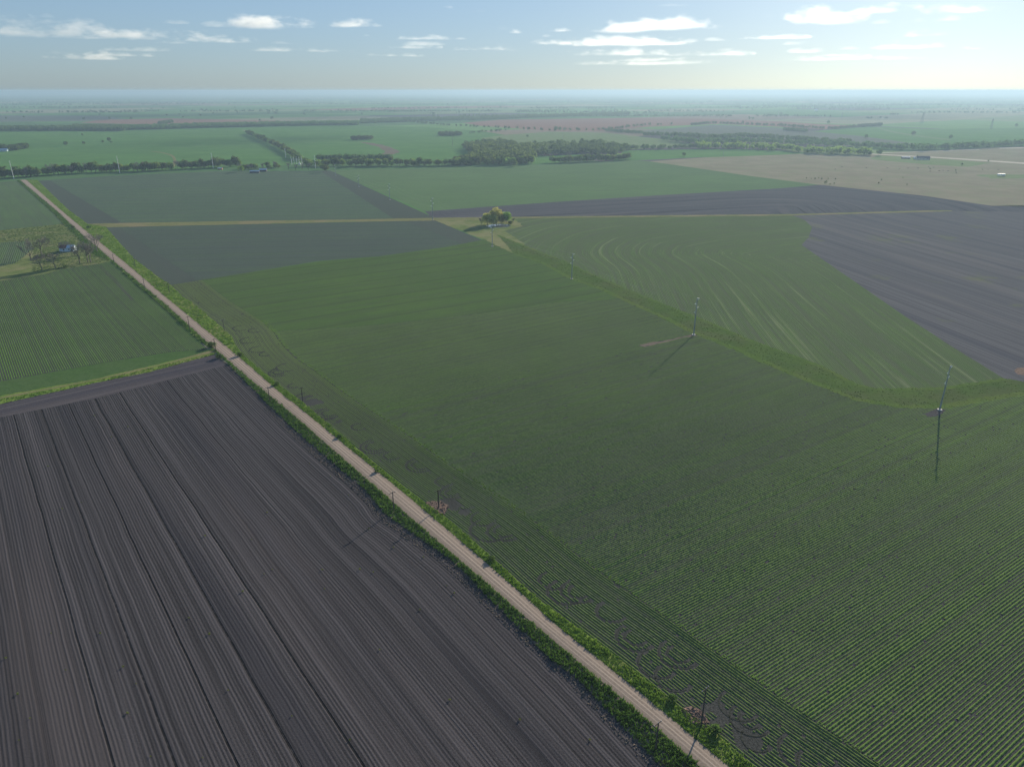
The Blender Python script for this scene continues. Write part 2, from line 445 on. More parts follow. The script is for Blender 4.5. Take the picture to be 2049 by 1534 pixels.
def plough_mat(name, dark, pale, lines=18.0, bump=.16, weeds=.0):
    k = N(name); rc, ac, _ = k.sep(k.attr('row')); P = k.pos()
    wob = k.math('MULTIPLY', k.noise(P, .03, 2), .9)
    r = k.math('ADD', rc, wob)
    def st(fr, fa, det=2): return k.noise(k.vec(k.math('MULTIPLY', r, fr), k.math('MULTIPLY', ac, fa)), 1.0, det, .6)
    a = st(1.5, .008, 1); b = st(.42, .003, 2); c = st(.085, .002, 2)
    gr = k.noise(P, 3.2, 4, .7)
    sn = k.math('ADD', k.math('MULTIPLY', k.math('SINE', k.math('MULTIPLY', r, 6.2832 / .76)), .5), .5)
    v = k.math('ADD', k.math('ADD', k.math('MULTIPLY', a, .42), k.math('MULTIPLY', sn, .09)), k.math('ADD', k.math('MULTIPLY', b, .24), k.math('MULTIPLY', gr, .48)))
    colr = k.mix(k.ramp(v, .46, .84), dark, pale)
    colr = k.mix(k.math('MULTIPLY', k.ramp(c, .5, .66), .35), colr, (dark[0] * .8, dark[1] * .85, dark[2] * 1.05))
    colr = k.mix(k.math('MULTIPLY', k.ramp(st(.05, .003, 3), .52, .66), .30), colr, (pale[0] * 1.05, pale[1] * .97, pale[2] * .9))
    cell = k.math('DIVIDE', r, lines); fr = k.math('ABSOLUTE', k.math('SUBTRACT', k.math('FRACT', cell), .5))
    wn = k.n('ShaderNodeTexWhiteNoise', noise_dimensions='1D'); k.l(k.math('FLOOR', cell), wn.inputs['W'])
    ln = k.math('MULTIPLY', k.math('MULTIPLY', k.ramp(fr, .034, .012), .0 if lines > 25 else 1.0), k.ramp(wn.outputs['Value'], .25, .5, .25, .9))
    ln2 = k.math('MULTIPLY', ln, k.ramp(k.noise(P, .8, 3), .3, .55, .5, 1))
    colr = k.mix(ln2, colr, tuple(x * .32 for x in dark))
    if weeds:
        colr = k.mix(k.math('MULTIPLY', k.ramp(k.noise(P, .02, 5, .65), .56, .7), k.math('MULTIPLY', k.ramp(gr, .4, .6), weeds)), colr, (.13, .15, .055))
    hgt = k.math('SUBTRACT', k.math('ADD', k.math('ADD', k.math('MULTIPLY', a, .7), k.math('MULTIPLY', sn, .35)), k.math('MULTIPLY', gr, .5)), k.math('MULTIPLY', ln, 1.5))
    return k.bsdf(colr, 1.0, 0, hgt, bump, .85)

PLOUGH = plough_mat('ploughed_soil', (.031, .029, .031), (.096, .089, .095), 9.5, .08)
PLOUGH_R = plough_mat('tilled_soil_grey', (.062, .062, .070), (.155, .153, .162), 64, .08, .8)
PLOUGH_T = plough_mat('tilled_soil_strip', (.044, .045, .055), (.135, .135, .148), 22, .2)
PLOUGH_H = plough_mat('ploughed_headland_soil', (.042, .039, .050), (.115, .105, .11), 14, .12)
DARKCROP = crop_mat('sparse_crop', (.060, .105, .056), (.075, .13, .060), (.056, .066, .064), .76, .5, .85, .65, .4, (.095, .12, .085), lines=22., pf=.12)
DARKCROP2 = crop_mat('sparse_crop_upper', (.068, .125, .060), (.085, .15, .066), (.060, .075, .068), .76, .6, .95, .6, .4, (.105, .14, .09), lines=26., pf=.1)
DARKEDGE = crop_mat('bare_edge_rows', (.055, .10, .05), (.068, .12, .053), (.056, .064, .060), .76, .4, .4, .5)
GREENFAR = crop_mat('crop_green_far', (.065, .17, .04), (.095, .225, .055), (.06, .105, .045), 1.5, .75, 1.0, .55)
GREENMID = crop_mat('crop_green_mid', (.082, .15, .06), (.10, .18, .07), (.07, .095, .06), 1.5, .8, 1.0, .35)
LEFTFAR = crop_mat('crop_green_left', (.07, .13, .05), (.085, .16, .055), (.06, .075, .055), .9, .6, .95, .5)
PALE = grass_mat('pale_pasture', (.12, .18, .075), (.145, .20, .09), (.17, .18, .11), .5)
TAN = grass_mat('dry_pasture', (.20, .182, .13), (.24, .218, .155), (.18, .205, .115), .45, .1, .02)
LAWN = grass_mat('lawn', (.13, .19, .08), (.16, .22, .1), (.2, .2, .12), .3)
REDSOIL = plough_mat('red_soil', (.17, .095, .075), (.24, .145, .11), 60, .05)
GREYCROP = crop_mat('grey_green_crop', (.09, .115, .08), (.11, .13, .09), (.10, .10, .095), 1.5, .6, .9, .4)
YARD = grass_mat('rough_yard_grass', (.11, .15, .05), (.16, .19, .07), (.22, .20, .11), .6, .15, .1)
VERGE = grass_mat('verge_grass', (.11, .18, .035), (.17, .235, .055), (.20, .18, .08), .5, .2, .12)
PATHG = grass_mat('field_track_grass', (.145, .16, .065), (.18, .18, .085), (.22, .18, .11), .6, .08)
STRIP = grass_mat('waterway_grass', (.062, .105, .028), (.078, .125, .032), (.085, .085, .05), .4, .2, .06)
STRIP_E = grass_mat('waterway_edge_grass', (.075, .125, .03), (.09, .145, .033), (.13, .13, .05), .25, .2, .2)
HEADG = grass_mat('smooth_headland_crop', (.055, .105, .035), (.07, .125, .042), (.075, .11, .05), .3, .08, .3)
MARGIN = soil_mat('dry_field_margin', (.10, .085, .07), (.22, .18, .14), .08, (.12, .14, .05))
CHAFF = soil_mat('pale_reddish_soil', (.12, .085, .07), (.25, .18, .14), .2, None, 1.2)
BARE = soil_mat('bare_soil', (.045, .043, .046), (.10, .095, .097), .1)

def road_mat():
    k = N('gravel_road'); rc, ac, un = k.sep(k.attr('row')); P = k.pos()
    g = k.noise(P, 2.5, 5, .7); s = k.noise(k.vec(k.math('MULTIPLY', rc, .9), k.math('MULTIPLY', ac, .03)), 1., 3, .6)
    c = k.mix(k.ramp(g, .3, .75), (.20, .162, .132), (.285, .235, .195))
    def band(x, w_): return k.ramp(k.math('ABSOLUTE', k.math('SUBTRACT', un, x)), w_, w_ * .3)
    b = k.math('ADD', band(.02, .10), k.math('ADD', k.math('MULTIPLY', band(-.38, .13), .7), k.math('MULTIPLY', band(.42, .14), .6)), clamp=True)
    c = k.mix(k.math('MULTIPLY', b, k.ramp(s, .25, .65, .35, .75)), c, (.46, .38, .31))
    c = k.mix(k.math('MULTIPLY', k.ramp(k.math('ABSOLUTE', un), .84, 1.0), .6), c, (.17, .15, .10))
    return k.bsdf(c, 1.0, 0, g, .04, .7)
ROAD = road_mat()
PALEROAD = soil_mat('pale_caliche', (.42, .38, .31), (.55, .50, .42), .02)

# distant country: a patchwork of fields with its own world-space lattice
def far_ground():
    k = N('distant_fields'); P = k.pos(); x, y, _ = k.sep(P)
    t = R(38); c_, s_ = math.cos(t), math.sin(t)
    X = k.math('ADD', k.math('MULTIPLY', x, c_), k.math('MULTIPLY', y, s_)); Y = k.math('SUBTRACT', k.math('MULTIPLY', y, c_), k.math('MULTIPLY', x, s_))
    wx = k.math('MULTIPLY', k.noise(P, .0009, 2), 260.)
    ry = k.math('FLOOR', k.math('DIVIDE', k.math('ADD', Y, wx), 520.))
    wn = k.n('ShaderNodeTexWhiteNoise', noise_dimensions='1D'); k.l(ry, wn.inputs['W'])
    rx = k.math('FLOOR', k.math('DIVIDE', k.math('ADD', X, k.math('MULTIPLY', wn.outputs['Value'], 900.)), 880.))
    w2 = k.n('ShaderNodeTexWhiteNoise', noise_dimensions='2D'); k.l(k.vec(rx, ry), w2.inputs['Vector'])
    r = k.n('ShaderNodeValToRGB'); r.color_ramp.interpolation = 'CONSTANT'; k.l(w2.outputs['Value'], r.inputs[0])
    cols = [(0, (.085, .19, .06)), (.24, (.12, .23, .075)), (.46, (.075, .15, .06)), (.60, (.16, .21, .10)), (.74, (.20, .16, .12)), (.80, (.22, .22, .14)), (.93, (.10, .09, .10))]
    e = r.color_ramp.elements; e[0].position = 0; e[0].color = cols[0][1] + (1,); e[1].position = cols[1][0]; e[1].color = cols[1][1] + (1,)
    for p, cc in cols[2:]: n_ = e.new(p); n_.color = cc + (1,)
    far = k.ramp(k.noise(P, .0022, 5, .7), .50, .60)
    dist = k.ramp(y, 3500., 9000., 0.2, .6)
    c = k.mix(k.math('MULTIPLY', far, dist), r.outputs[0], (.035, .065, .035))
    c = k.mix(k.math('MULTIPLY', k.ramp(k.noise(P, .02, 4), .4, .7), .25), c, (.1, .12, .07))
    return k.bsdf(c, 1.0, 0)
FARG = far_ground()

# ================================================================== GROUND
V = [(0, 0, -.06)]; Q = []
rings = [150, 400, 900, 1800, 3500, 6500, 11000, 17000, 26000, 42000, 80000]; ns = 96
for r_ in rings:
    for i in range(ns): V.append((r_ * math.sin(2 * math.pi * i / ns), r_ * math.cos(2 * math.pi * i / ns), -.06))
T = [(0, 1 + (i + 1) % ns, 1 + i) for i in range(ns)]
for j in range(len(rings) - 1):
    for i in range(ns):
        a = 1 + j * ns + i; b = 1 + j * ns + (i + 1) % ns; T += [(a, b, b + ns, a + ns)]
mb = MB(); mb.add(V, T); g = mb.build('ground', FARG); tag(g, kind='structure')

# ---- road
RL = [(-60, 276), (18, 340), (39.3, 360.4), (107.9, 418), (160, 466), (232, 527), (330, 608.6), (430, 699), (559, 808), (600, 842), (760, 982), (1011, 1200), (1100, 1276), (1280, 1428), (1402, 1534), (1570, 1680)]
RL = RL[2:]
RR = [(52.7, 359.8), (121.8, 420), (182, 470), (250, 525), (338.6, 600), (480.6, 716), (560, 785), (600, 816.5), (855, 1025), (1059, 1200), (1100, 1239), (1280, 1385), (1460, 1534), (1640, 1685)]
ribbon('gravel_road', RL, RR, ROAD, .10)
# margins of the road (outlines shared with the neighbouring fields)
VR = [(73.6, 360), (137, 420), (175, 448), (211, 454), (240, 486.7), (267, 517), (325.6, 560.7), (342, 570), (365, 594), (383, 604), (430, 643), (464.8, 674.6), (473, 693), (485, 709), (516, 735), (560, 772), (600, 800), (699, 884), (786, 956), (852, 1007), (885, 1028), (930, 1067), (984, 1115), (1080, 1200), (1217, 1299), (1313, 1375), (1363, 1416), (1416, 1451), (1510, 1534), (1660, 1660)]
VLF = [(34, 361), (98, 418), (150, 470), (190, 510), (222, 522), (262, 560), (300, 592), (345, 632), (392, 676), (424, 700)]      # left edge beside the fields
VLP = [(428, 708), (459, 731), (538, 810), (600, 869), (735, 984), (768, 1026), (812, 1057), (900, 1118), (1000, 1218), (1100, 1317), (1158, 1360), (1240, 1447), (1310, 1520), (1480, 1690)]   # beside the ploughed field
HB = [(404, 560), (455.6, 600), (522, 642), (545, 663), (561.5, 687), (592, 718), (627, 742), (702, 797), (780, 848), (900, 932), (984, 986), (1080, 1052), (1200, 1145), (1363, 1256), (1475, 1336), (1598, 1422), (1700, 1489.5), (1765, 1534), (1930, 1640)]
sheet('road_verge', RR + VR[::-1], VERGE, .03)
sheet('road_verge', RL[:8] + VLF[::-1], VERGE, .03)
sheet('road_verge', RL[6:] + VLP[::-1], MARGIN, .03)

# ---- guides
g_head = extend(densify([G(*p) for p in HB], 1.0))
g_plough = extend(densify([G(*p) for p in [(459, 731), (538, 812), (600, 872), (735, 990), (766, 1032), (815, 1066), (900, 1135), (1000, 1235), (1158, 1395), (1310, 1560)]], 2.0))
def straight(p, azd, back=700, fwd=900, step=1.0):
    t = R(azd); d = np.array((math.sin(t), math.cos(t))); return np.array(p)[None] + d[None] * np.arange(-back, fwd, step)[:, None]
g_up = extend(densify([(-300, 400), (-209, 466), (-143, 508), (-81, 545), (-20, 585), (40, 632), (110, 700)], 1.0))
g_rg = extend(densify([(40, 390), (45, 450), (48, 503), (44, 534), (42, 560), (45, 584), (54, 613), (74, 649), (114, 683), (162, 712), (215, 735)], 1.0))
LOWER_TOP = [(545, 663), (700, 655), (860, 640), (1000, 622), (1120, 604), (1245, 599.6)]
WL = [(1030, 509), (1082, 526), (1143, 559), (1191.6, 575), (1245, 599.6), (1326, 636), (1387, 667), (1461, 696), (1562, 741), (1650, 776), (1712, 801), (1806, 815.6), (1900, 815.6), (1952, 805), (2042, 790.5), (2300, 745)]
WU = [(996, 470), (1069.6, 499.6), (1138, 526), (1179, 546), (1265, 582.6), (1350, 617), (1426, 647), (1494, 677), (1601.6, 716), (1650, 735), (1712.6, 767.6), (1754, 778), (1879.5, 776), (1952, 765.5), (2009, 757)]
UTOP = [(404, 560), (480, 548), (640, 522.5), (758, 513), (894, 494), (964, 480)]
UPPER = UTOP + [(996, 474)] + WL[:5] + LOWER_TOP[::-1][1:] + HB[1:3][::-1]
LOWER = LOWER_TOP[:-1] + WL[4:] + [(2450, 900), (2400, 1800), (2060, 1750)] + HB[3:][::-1]
HEAD = VR[7:] + [(1850, 1750)] + HB[::-1]
RG = [(1030, 437)] + [(1300, 434), (1583, 430), (1610, 440), (1625, 455), (1618, 475), (1604, 490), (1640, 515), (1720, 570), (1800, 625), (1900, 690), (2009, 757)] + WU[:-1][::-1]

bump_patches = []
sheet('field_soil', UPPER, crop_mat('upper_crop_field', (.068, .13, .032), (.088, .158, .036), (.05, .066, .036), .76, .75, .95, .5, .0, lines=21.), .0, guide=g_up)
sheet('field_soil', LOWER, SOIL_NEAR, .0, az=57)
sheet('field_soil', HEAD, SOIL_NEAR, .0, az=142)
sheet('field_soil', RG, crop_mat('right_crop_field', (.075, .14, .036), (.095, .17, .042), (.070, .080, .052), .95, .62, .95, .75, .75, (.18, .21, .115), pf=.3), .0, guide=g_rg)
sheet('waterway', WU + [(2049, 763), (2300, 700)] + WL[::-1], STRIP, .02, rag=1.0)
# brighter unmown edges of the waterway
def strip_px(a, off0, off1):
    P = np.array([G(*p) for p in a]); d = np.gradient(P, axis=0); d /= np.linalg.norm(d, axis=1)[:, None]; n = np.column_stack([-d[:, 1], d[:, 0]])
    return [tuple(p) for p in P + n * off0] + [tuple(p) for p in (P + n * off1)[::-1]]
sheet('grass_edge', strip_px(WL, -.5, 3.2), STRIP_E, .04, world=True, rag=.7)
sheet('grass_edge', strip_px(WU, -2.0, .4), STRIP_E, .04, world=True, rag=.6)

# ---- dark fields, tracks and strips in the middle distance
sheet('field', [(75, 362), (240, 351), (430, 343), (655, 342), (850, 432), (862, 437), (700, 440), (215, 447), (175, 448), (137, 420)], DARKCROP2, .0, az=84)
sheet('field_edge_rows', [(640, 342), (660, 341), (872, 437), (845, 439), (790, 439)], DARKEDGE, .02, az=155)
sheet('field_edge_rows', [(75, 362), (100, 361), (246, 447), (175, 448), (137, 420)], DARKEDGE, .02, az=142)
sheet('field', [(212, 455), (870, 441), (964, 480), (894, 494), (758, 513), (640, 522), (480, 548), (404, 560), (342, 570), (325, 560), (267, 517), (240, 487)], DARKCROP, .0, az=84)
sheet('field_edge_rows', [(812, 443), (870, 441), (964, 480), (925, 488)], DARKEDGE, .02, az=130)
sheet('field_edge_rows', [(212, 455), (240, 455), (392, 559), (342, 570), (325, 560), (267, 517), (240, 487)], DARKEDGE, .02, az=142)
sheet('field_track', [(175, 448), (211, 447), (500, 442), (700, 439.5), (865, 436), (1100, 433), (1583, 428.5), (1860, 421), (1905, 421), (1905, 423), (1583, 431.5), (1030, 437), (985, 441), (870, 441.5), (700, 444), (212, 455)], PATHG, .04, rag=.8)
sheet('grass_corner', [(870, 441), (1030, 437), (1045, 452), (1010, 462), (1030, 476), (1069, 500), (1030, 509), (975, 482)], YARD, .01, rag=1.5)
sheet('field', [(660, 341), (1075, 330), (1110, 328), (1262, 320), (1300, 323), (1500, 352), (1640, 370), (1560, 377), (1300, 392), (1100, 405), (850, 423)], GREENMID, .0, az=84)
g_arc = extend(densify([G(*p) for p in [(1745, 420), (1725, 411), (1690, 403), (1640, 397), (1560, 393), (1450, 394), (1300, 402)]], 4.0))
sheet('tilled_strip', [(850, 423), (1100, 405), (1300, 392), (1560, 377), (1640, 370), (1850, 392), (1985, 412), (2049, 411), (2300, 398), (2300, 430), (2049, 424), (1905, 422), (1860, 421), (1583, 428.5), (1100, 433), (865, 436)], PLOUGH_T, .0, guide=g_arc, grid=20)
sheet('tilled_field', [(1583, 431), (1905, 423), (2049, 424), (2300, 430), (2400, 700), (2300, 760), (2049, 763), (2009, 757), (1900, 690), (1800, 625), (1720, 570), (1640, 515), (1604, 490), (1618, 475), (1625, 455), (1610, 440)], PLOUGH_R, .0, az=168)
sheet('pasture', [(1300, 323), (1400, 316), (1620, 308), (1700, 312), (1850, 302), (2049, 293), (2350, 280), (2350, 395), (2049, 414), (1985, 412), (1850, 392), (1640, 370), (1500, 352)], TAN, .0)
sheet('lawn', [(1755, 311), (1880, 318), (1985, 326), (1935, 334), (1850, 329), (1740, 319)], LAWN, .03, rag=2)
sheet('lawn', [(1950, 350), (2060, 349), (2060, 356), (1990, 358)], LAWN, .03, rag=3)
ribbon('driveway', [(1742, 309), (1900, 318), (2049, 328.3), (2300, 346)], [(1742, 307.6), (1900, 316), (2049, 325.6), (2300, 342)], PALEROAD, .05, 20)
ribbon('farm_track', [(1760, 306.6), (1860, 303.4), (1960, 299.6)], [(1760, 305.8), (1860, 302.6), (1960, 298.8)], PALEROAD, .05, 20)
ribbon('farm_track', [(2000, 297.6), (2100, 296), (2300, 294)], [(2000, 296), (2100, 294), (2300, 291)], PALEROAD, .05, 20)

# ---- far fields
sheet('field', [(-300, 372), (0, 357), (200, 347), (430, 338), (560, 332), (605, 328), (588, 310), (555, 290), (500, 265), (470, 257), (300, 261), (0, 264), (-300, 268)], GREENFAR, -.01, az=84)
sheet('field', [(505, 265), (560, 290), (592, 312), (610, 324), (800, 326), (1000, 331), (1075, 328), (945, 302), (990, 285), (960, 277), (1010, 270), (960, 262), (850, 254), (700, 252), (600, 254), (480, 258)], GREENFAR, -.01, az=80)
sheet('field', [(960, 277), (990, 285), (1060, 291), (1250, 300), (1400, 290), (1330, 279), (1210, 266), (1100, 264), (1010, 270)], PALE, -.01)
sheet('field', [(925, 246), (1000, 240), (1250, 236), (1400, 237), (1560, 243), (1650, 249), (1735, 252), (1650, 259), (1560, 254), (1440, 248), (1300, 254), (1210, 262), (1100, 262), (960, 252)], REDSOIL, -.01, az=80)
sheet('field', [(1280, 262), (1430, 250), (1560, 256), (1640, 265), (1720, 272), (1850, 290), (1700, 294), (1500, 276), (1420, 280), (1360, 274)], GREYCROP, -.01, az=84)
sheet('field', [(1625, 263), (1735, 253), (1760, 254), (1860, 258), (2100, 256), (2300, 270), (2300, 290), (1900, 294), (1850, 290), (1720, 272)], GREENFAR, -.01, az=84)
sheet('field', [(1225, 322), (1250, 301), (1480, 298), (1620, 306), (1560, 310), (1400, 315), (1300, 320)], GREENFAR, .0, az=84)
sheet('field', [(1060, 328), (1070, 313), (1160, 309), (1180, 312), (1110, 328)], GREENFAR, .0, az=84)
sheet('field', [(200, 240), (340, 237), (620, 243), (480, 252), (330, 250), (160, 246)], REDSOIL, -.01, az=80)
sheet('field', [(-200, 236), (0, 231), (200, 232), (250, 238), (160, 243), (0, 244), (-200, 248)], GREYCROP, -.01, az=80)
sheet('field', [(620, 219), (850, 213), (1010, 212), (1050, 214), (860, 218), (700, 222)], REDSOIL, -.01, az=80)
sheet('dirt_wash', [(718, 284), (745, 286), (780, 294), (800, 303), (790, 308), (760, 316), (735, 320), (772, 304), (755, 294)], MARGIN, .02, rag=4)
ribbon('dirt_wash', [(304, 304), (322, 306), (341, 312), (347, 322), (340, 334)], [(304, 303), (324, 305), (346, 311), (353, 322), (350, 334)], PATHG, .03, 12)
ribbon('dirt_wash', [(1755, 256), (1790, 266), (1850, 275), (1900, 281)], [(1757, 255), (1795, 264.5), (1856, 273.4), (1905, 279)], PALE, .03, 30)

# ---- left of the road
sheet('field', [(-260, 382), (0, 365), (34, 361), (98, 418), (138, 447), (0, 461), (-260, 480)], LEFTFAR, .0, az=142)
sheet('farm_yard', [(-260, 480), (0, 461), (138, 447), (150, 470), (190, 510), (222, 522), (200, 527), (130, 537), (90, 548), (0, 562), (-260, 600)], YARD, .0)
sheet('garden_plot', [(-200, 492), (0, 485), (60, 482), (66, 497), (50, 512), (30, 527), (0, 532), (-200, 560)], crop_mat('garden_rows', (.055, .11, .035), (.085, .16, .04), (.06, .065, .06), 1.4, .6), .02, az=150)
LG = [(-350, 640), (0, 562), (90, 548), (130, 537), (200, 527), (222, 522), (262, 560), (300, 592), (345, 632), (392, 676), (415, 698), (340, 704), (225, 722), (0, 763), (-350, 830)]
sheet('field_soil', LG, SOIL_NEAR, .0, az=142)
sheet('headland', [(-350, 830), (0, 763), (225, 722), (340, 704), (415, 698), (424, 700), (430, 701), (200, 756), (0, 792), (-350, 865)], HEADG, .0)
sheet('grass_bank', [(-350, 865), (0, 792), (200, 756), (430, 701), (430, 709), (300, 744), (200, 764), (0, 808), (-350, 885)], VERGE, .01, rag=.5)
sheet('field_track', [(-350, 869), (0, 795), (200, 757), (330, 727), (405, 706), (432, 699), (436, 704), (405, 709), (330, 729), (200, 759.5), (0, 798), (-350, 872)], PATHG, .05, rag=.2)
sheet('ploughed_field', VLP + [(1300, 1800), (-500, 1800), (-350, 912), (0, 835), (200, 795), (330, 762), (430, 735)][0:], PLOUGH, .0, az=142.4, guide=g_plough, grid=5, calm=16)
sheet('ploughed_headland', [(-350, 885), (0, 808), (200, 764), (300, 744), (428, 709), (452, 731), (430, 736), (330, 762), (200, 795), (0, 835), (-350, 912)], PLOUGH_H, .01, az=49, rag=.3)
sheet('yard_bare_patch', [(115, 485), (135, 483), (145, 490), (130, 497), (116, 494)], BARE, .03, rag=1)
sheet('wet_rut', [(197, 531), (202, 530), (236, 562), (268, 599), (264, 602), (228, 563)], BARE, .03, rag=.4)

# ---- bare patches round the pole feet
def patch(px, mat, z=.03, rag=.6): sheet('bare_patch', px, mat, z, rag=rag)
P_R1 = [(1362, 1418), (1388, 1414), (1405, 1424), (1420, 1445), (1408, 1455), (1380, 1446)]
patch(P_R1, CHAFF, .05, .5)
P_R2 = [(1400, 1395), (1440, 1400), (1475, 1440), (1530, 1478), (1560, 1530), (1490, 1500), (1440, 1470), (1408, 1430)]
P_R3 = [(850, 1005), (880, 1002), (900, 1012), (888, 1030), (866, 1024)]
patch(P_R3, CHAFF, .04, .6)
P_R4 = [(880, 1000), (905, 995), (945, 1022), (930, 1035), (900, 1020)]
P_R5 = [(598, 795), (622, 790), (650, 806), (620, 812), (604, 804)]
P_T1 = [(1278, 691), (1300, 685), (1340, 680), (1385, 669), (1396, 671), (1370, 675), (1330, 685), (1290, 694)]
patch(P_T1, MARGIN, .03, .8)
P_T2 = [(1850, 828), (1872, 818), (1892, 820), (1880, 832), (1858, 834)]
patch(P_T2, BARE, .03, .6)
patch([(2030, 735), (2090, 738), (2090, 758), (2035, 748)], CHAFF, .03, .8)

# ---- rows of plants
ARCS = []
TYRE = soil_mat('packed_track_soil', (.028, .031, .024), (.066, .070, .056), .03)
rar = random.Random(12)
for i_ in range(26):
    f_ = (i_ + rar.random()) / 26; a_ = HB[2:]; j_ = f_ * (len(a_) - 2); q_ = a_[int(j_)]; q2 = a_[int(j_) + 1]; m_ = j_ - int(j_)
    gx, gy = G(q_[0] + (q2[0] - q_[0]) * m_, q_[1] + (q2[1] - q_[1]) * m_); o_ = rar.uniform(7, 15)
    ARCS.append(((gx - .79 * o_, gy - .61 * o_), rar.uniform(2.5, 6)))
for (u_, v_), r_ in [((660, 826), 5), ((752, 893), 5.5), ((842, 930), 5), ((905, 985), 4), ((1010, 1062), 5), ((1158, 1183), 4.5), ((1272, 1275), 4.5), ((1358, 1308), 4.5), ((1500, 1440), 4), ((560, 745), 5)]:
    ARCS += [(G(u_, v_), r_), (G(u_, v_), r_ - 1.9)]

tb_ = MB()
for (ax, ay), ar in ARCS:
    a0 = math.atan2(-.61, -.79); n_ = 26; vs = []
    for j in range(n_ + 1):
        t = a0 - 1.5 + 3.0 * j / n_; w_ = .09 + .09 * rar.random()
        for q in (-w_, w_): vs.append((ax + math.cos(t) * (ar + q), ay + math.sin(t) * (ar + q), .05))
    tb_.add(vs, [(2 * j, 2 * j + 1, 2 * j + 3, 2 * j + 2) for j in range(n_)])
tag(tb_.build('tyre_tracks', TYRE), kind='structure')
crop_rows('crop_rows', LOWER, PLANT, straight(G(1245, 599), 57), -1, maxoff=520, seed=11, holes=[P_T1, P_T2], thin=.04)
crop_rows('crop_rows', LOWER, PLANT, straight(G(1245, 599), 57), 1, maxoff=120, seed=12, thin=.1)
crop_rows('crop_rows', HEAD, PLANT_HEAD, g_head, -1, maxoff=46, turns=True, seed=13, thin=.1, holes=[P_R1, P_R3], sparse=[P_R2, P_R4, P_R5], height=.13, width=.4)
crop_rows('crop_rows', LG, PLANT_LEFT, straight(G(222, 522), 142.2), -1, maxoff=330, seed=14, height=.17, width=.5, spacing=.95, thin=.05)
crop_rows('crop_rows', LG, PLANT_LEFT, straight(G(222, 522), 142.2), 1, maxoff=60, seed=15, height=.17, width=.5, spacing=.95, thin=.14)

# ---- roadside weeds
tufts('headland_edge', HB[2:] + [tuple(p) for p in [(u_ + 7, v_ - 3) for u_, v_ in HB[2:]]][::-1], PLANT, 3, .16, .35, 20)
tufts('roadside_grass', RR[5:] + VR[12:][::-1], GRASS_WEED, 9, .36, .30, 21, far=1.1)
tufts('roadside_grass', RR[:6] + VR[:13][::-1], GRASS_WEED, 2.5, .4, .5, 22, far=.9)
tufts('roadside_weeds', RL[6:] + VLP[::-1], WEED_DARK, 8, .62, .34, 23, far=1.1)
tufts('roadside_weeds', RL[:8] + VLF[::-1], WEED_DARK, 2.5, .7, .5, 24, far=.8)
tufts('bank_grass', [(-350, 866), (0, 799), (200, 760), (430, 706), (428, 709), (300, 744), (200, 764), (0, 808), (-350, 885)], GRASS_WEED, 2.5, .28, .4, 25)
tufts('waterway_tussocks', WU + [(2049, 763), (2300, 700)] + WL[::-1], plant_mat('tussock_grass', (.065, .105, .03), (.09, .135, .035)), .4, .16, .35, 26, far=.9)
tufts('yard_tussocks', [(-260, 480), (0, 461), (138, 447), (150, 470), (190, 510), (222, 522), (130, 537), (66, 545), (66, 482), (0, 484), (-200, 490)], plant_mat('yard_grass', (.085, .13, .04), (.13, .18, .065)), .9, .3, .7, 27, far=.6)
# ================================================================== TREES
LEAF = leaf_mat('leaves_green', (.06, .10, .025), (.13, .20, .045), .45)
LEAF_BRIGHT = leaf_mat('leaves_spring', (.12, .20, .03), (.22, .32, .06), .5)
LEAF_YELLOW = leaf_mat('leaves_yellow_green', (.34, .36, .08), (.55, .52, .16), .5)
LEAF_FAR = leaf_mat('leaves_far', (.05, .095, .03), (.12, .19, .05), .4)
BARK = plain('bark', (.11, .10, .085), .9, .1, 0, .3, 2)
TWIG = plain('twigs', (.19, .175, .15), .9, .1, 0, .25, 2)

def crown_arrays(h, rad, n, leaf, seed, lobes=9, low=.18, flat=1.0):
    rng = np.random.default_rng(seed); cz = h * (low + 1) / 2; hz = h * (1 - low) / 2
    C = []; 
    for i in range(lobes):
        a = i * 2.4 + rng.random() * .8; e = -0.8 + 1.7 * (i + .5) / lobes; rr = math.sqrt(max(0, 1 - min(1, abs(e)) ** 2)) * rad * .62
        C.append((math.cos(a) * rr, math.sin(a) * rr, cz + e * hz * .62 * flat, rad * rng.uniform(.34, .60)))
    C.append((0, 0, cz + hz * .3, rad * .6)); C = np.array(C)
    k = rng.integers(0, len(C), n); d = rng.normal(size=(n, 3)); d /= np.linalg.norm(d, axis=1)[:, None]
    r = C[k, 3] * (.55 + .5 * rng.random(n) ** .5)
    P = C[k, :3] + d * r[:, None] * np.array([1, 1, .85]); P[:, 2] = np.clip(P[:, 2], h * low * .5, None)
    nr = d + rng.normal(size=(n, 3)) * .6; nr /= np.linalg.norm(nr, axis=1)[:, None]
    a = np.cross(nr, rng.normal(size=(n, 3))); a /= np.linalg.norm(a, axis=1)[:, None]; b = np.cross(nr, a)
    s = leaf * (.5 + .8 * rng.random(n))[:, None]
    q = np.stack([P - a * s - b * s * .6, P + a * s * .8 - b * s * .7, P + a * s + b * s * .6, P - a * s * .7 + b * s * .8], 1)
    return q.reshape(-1, 3)

def trunk_mb(h, rad, seed):
    r = random.Random(seed); m = MB(); top = h * .55; m.tube([(0, 0, -.2), (.1, 0, h * .2), (.05, .1, top)], [h * .026, h * .02, h * .012], 6)
    for i in range(5):
        a = i * 1.3 + r.random(); z = h * (.22 + .07 * i); m.tube([(0.05, 0.03, z), (math.cos(a) * rad * .3, math.sin(a) * rad * .3, z + h * .13), (math.cos(a) * rad * .6, math.sin(a) * rad * .6, z + h * .22)], [h * .011, h * .007, h * .003], 5, False)
    return m

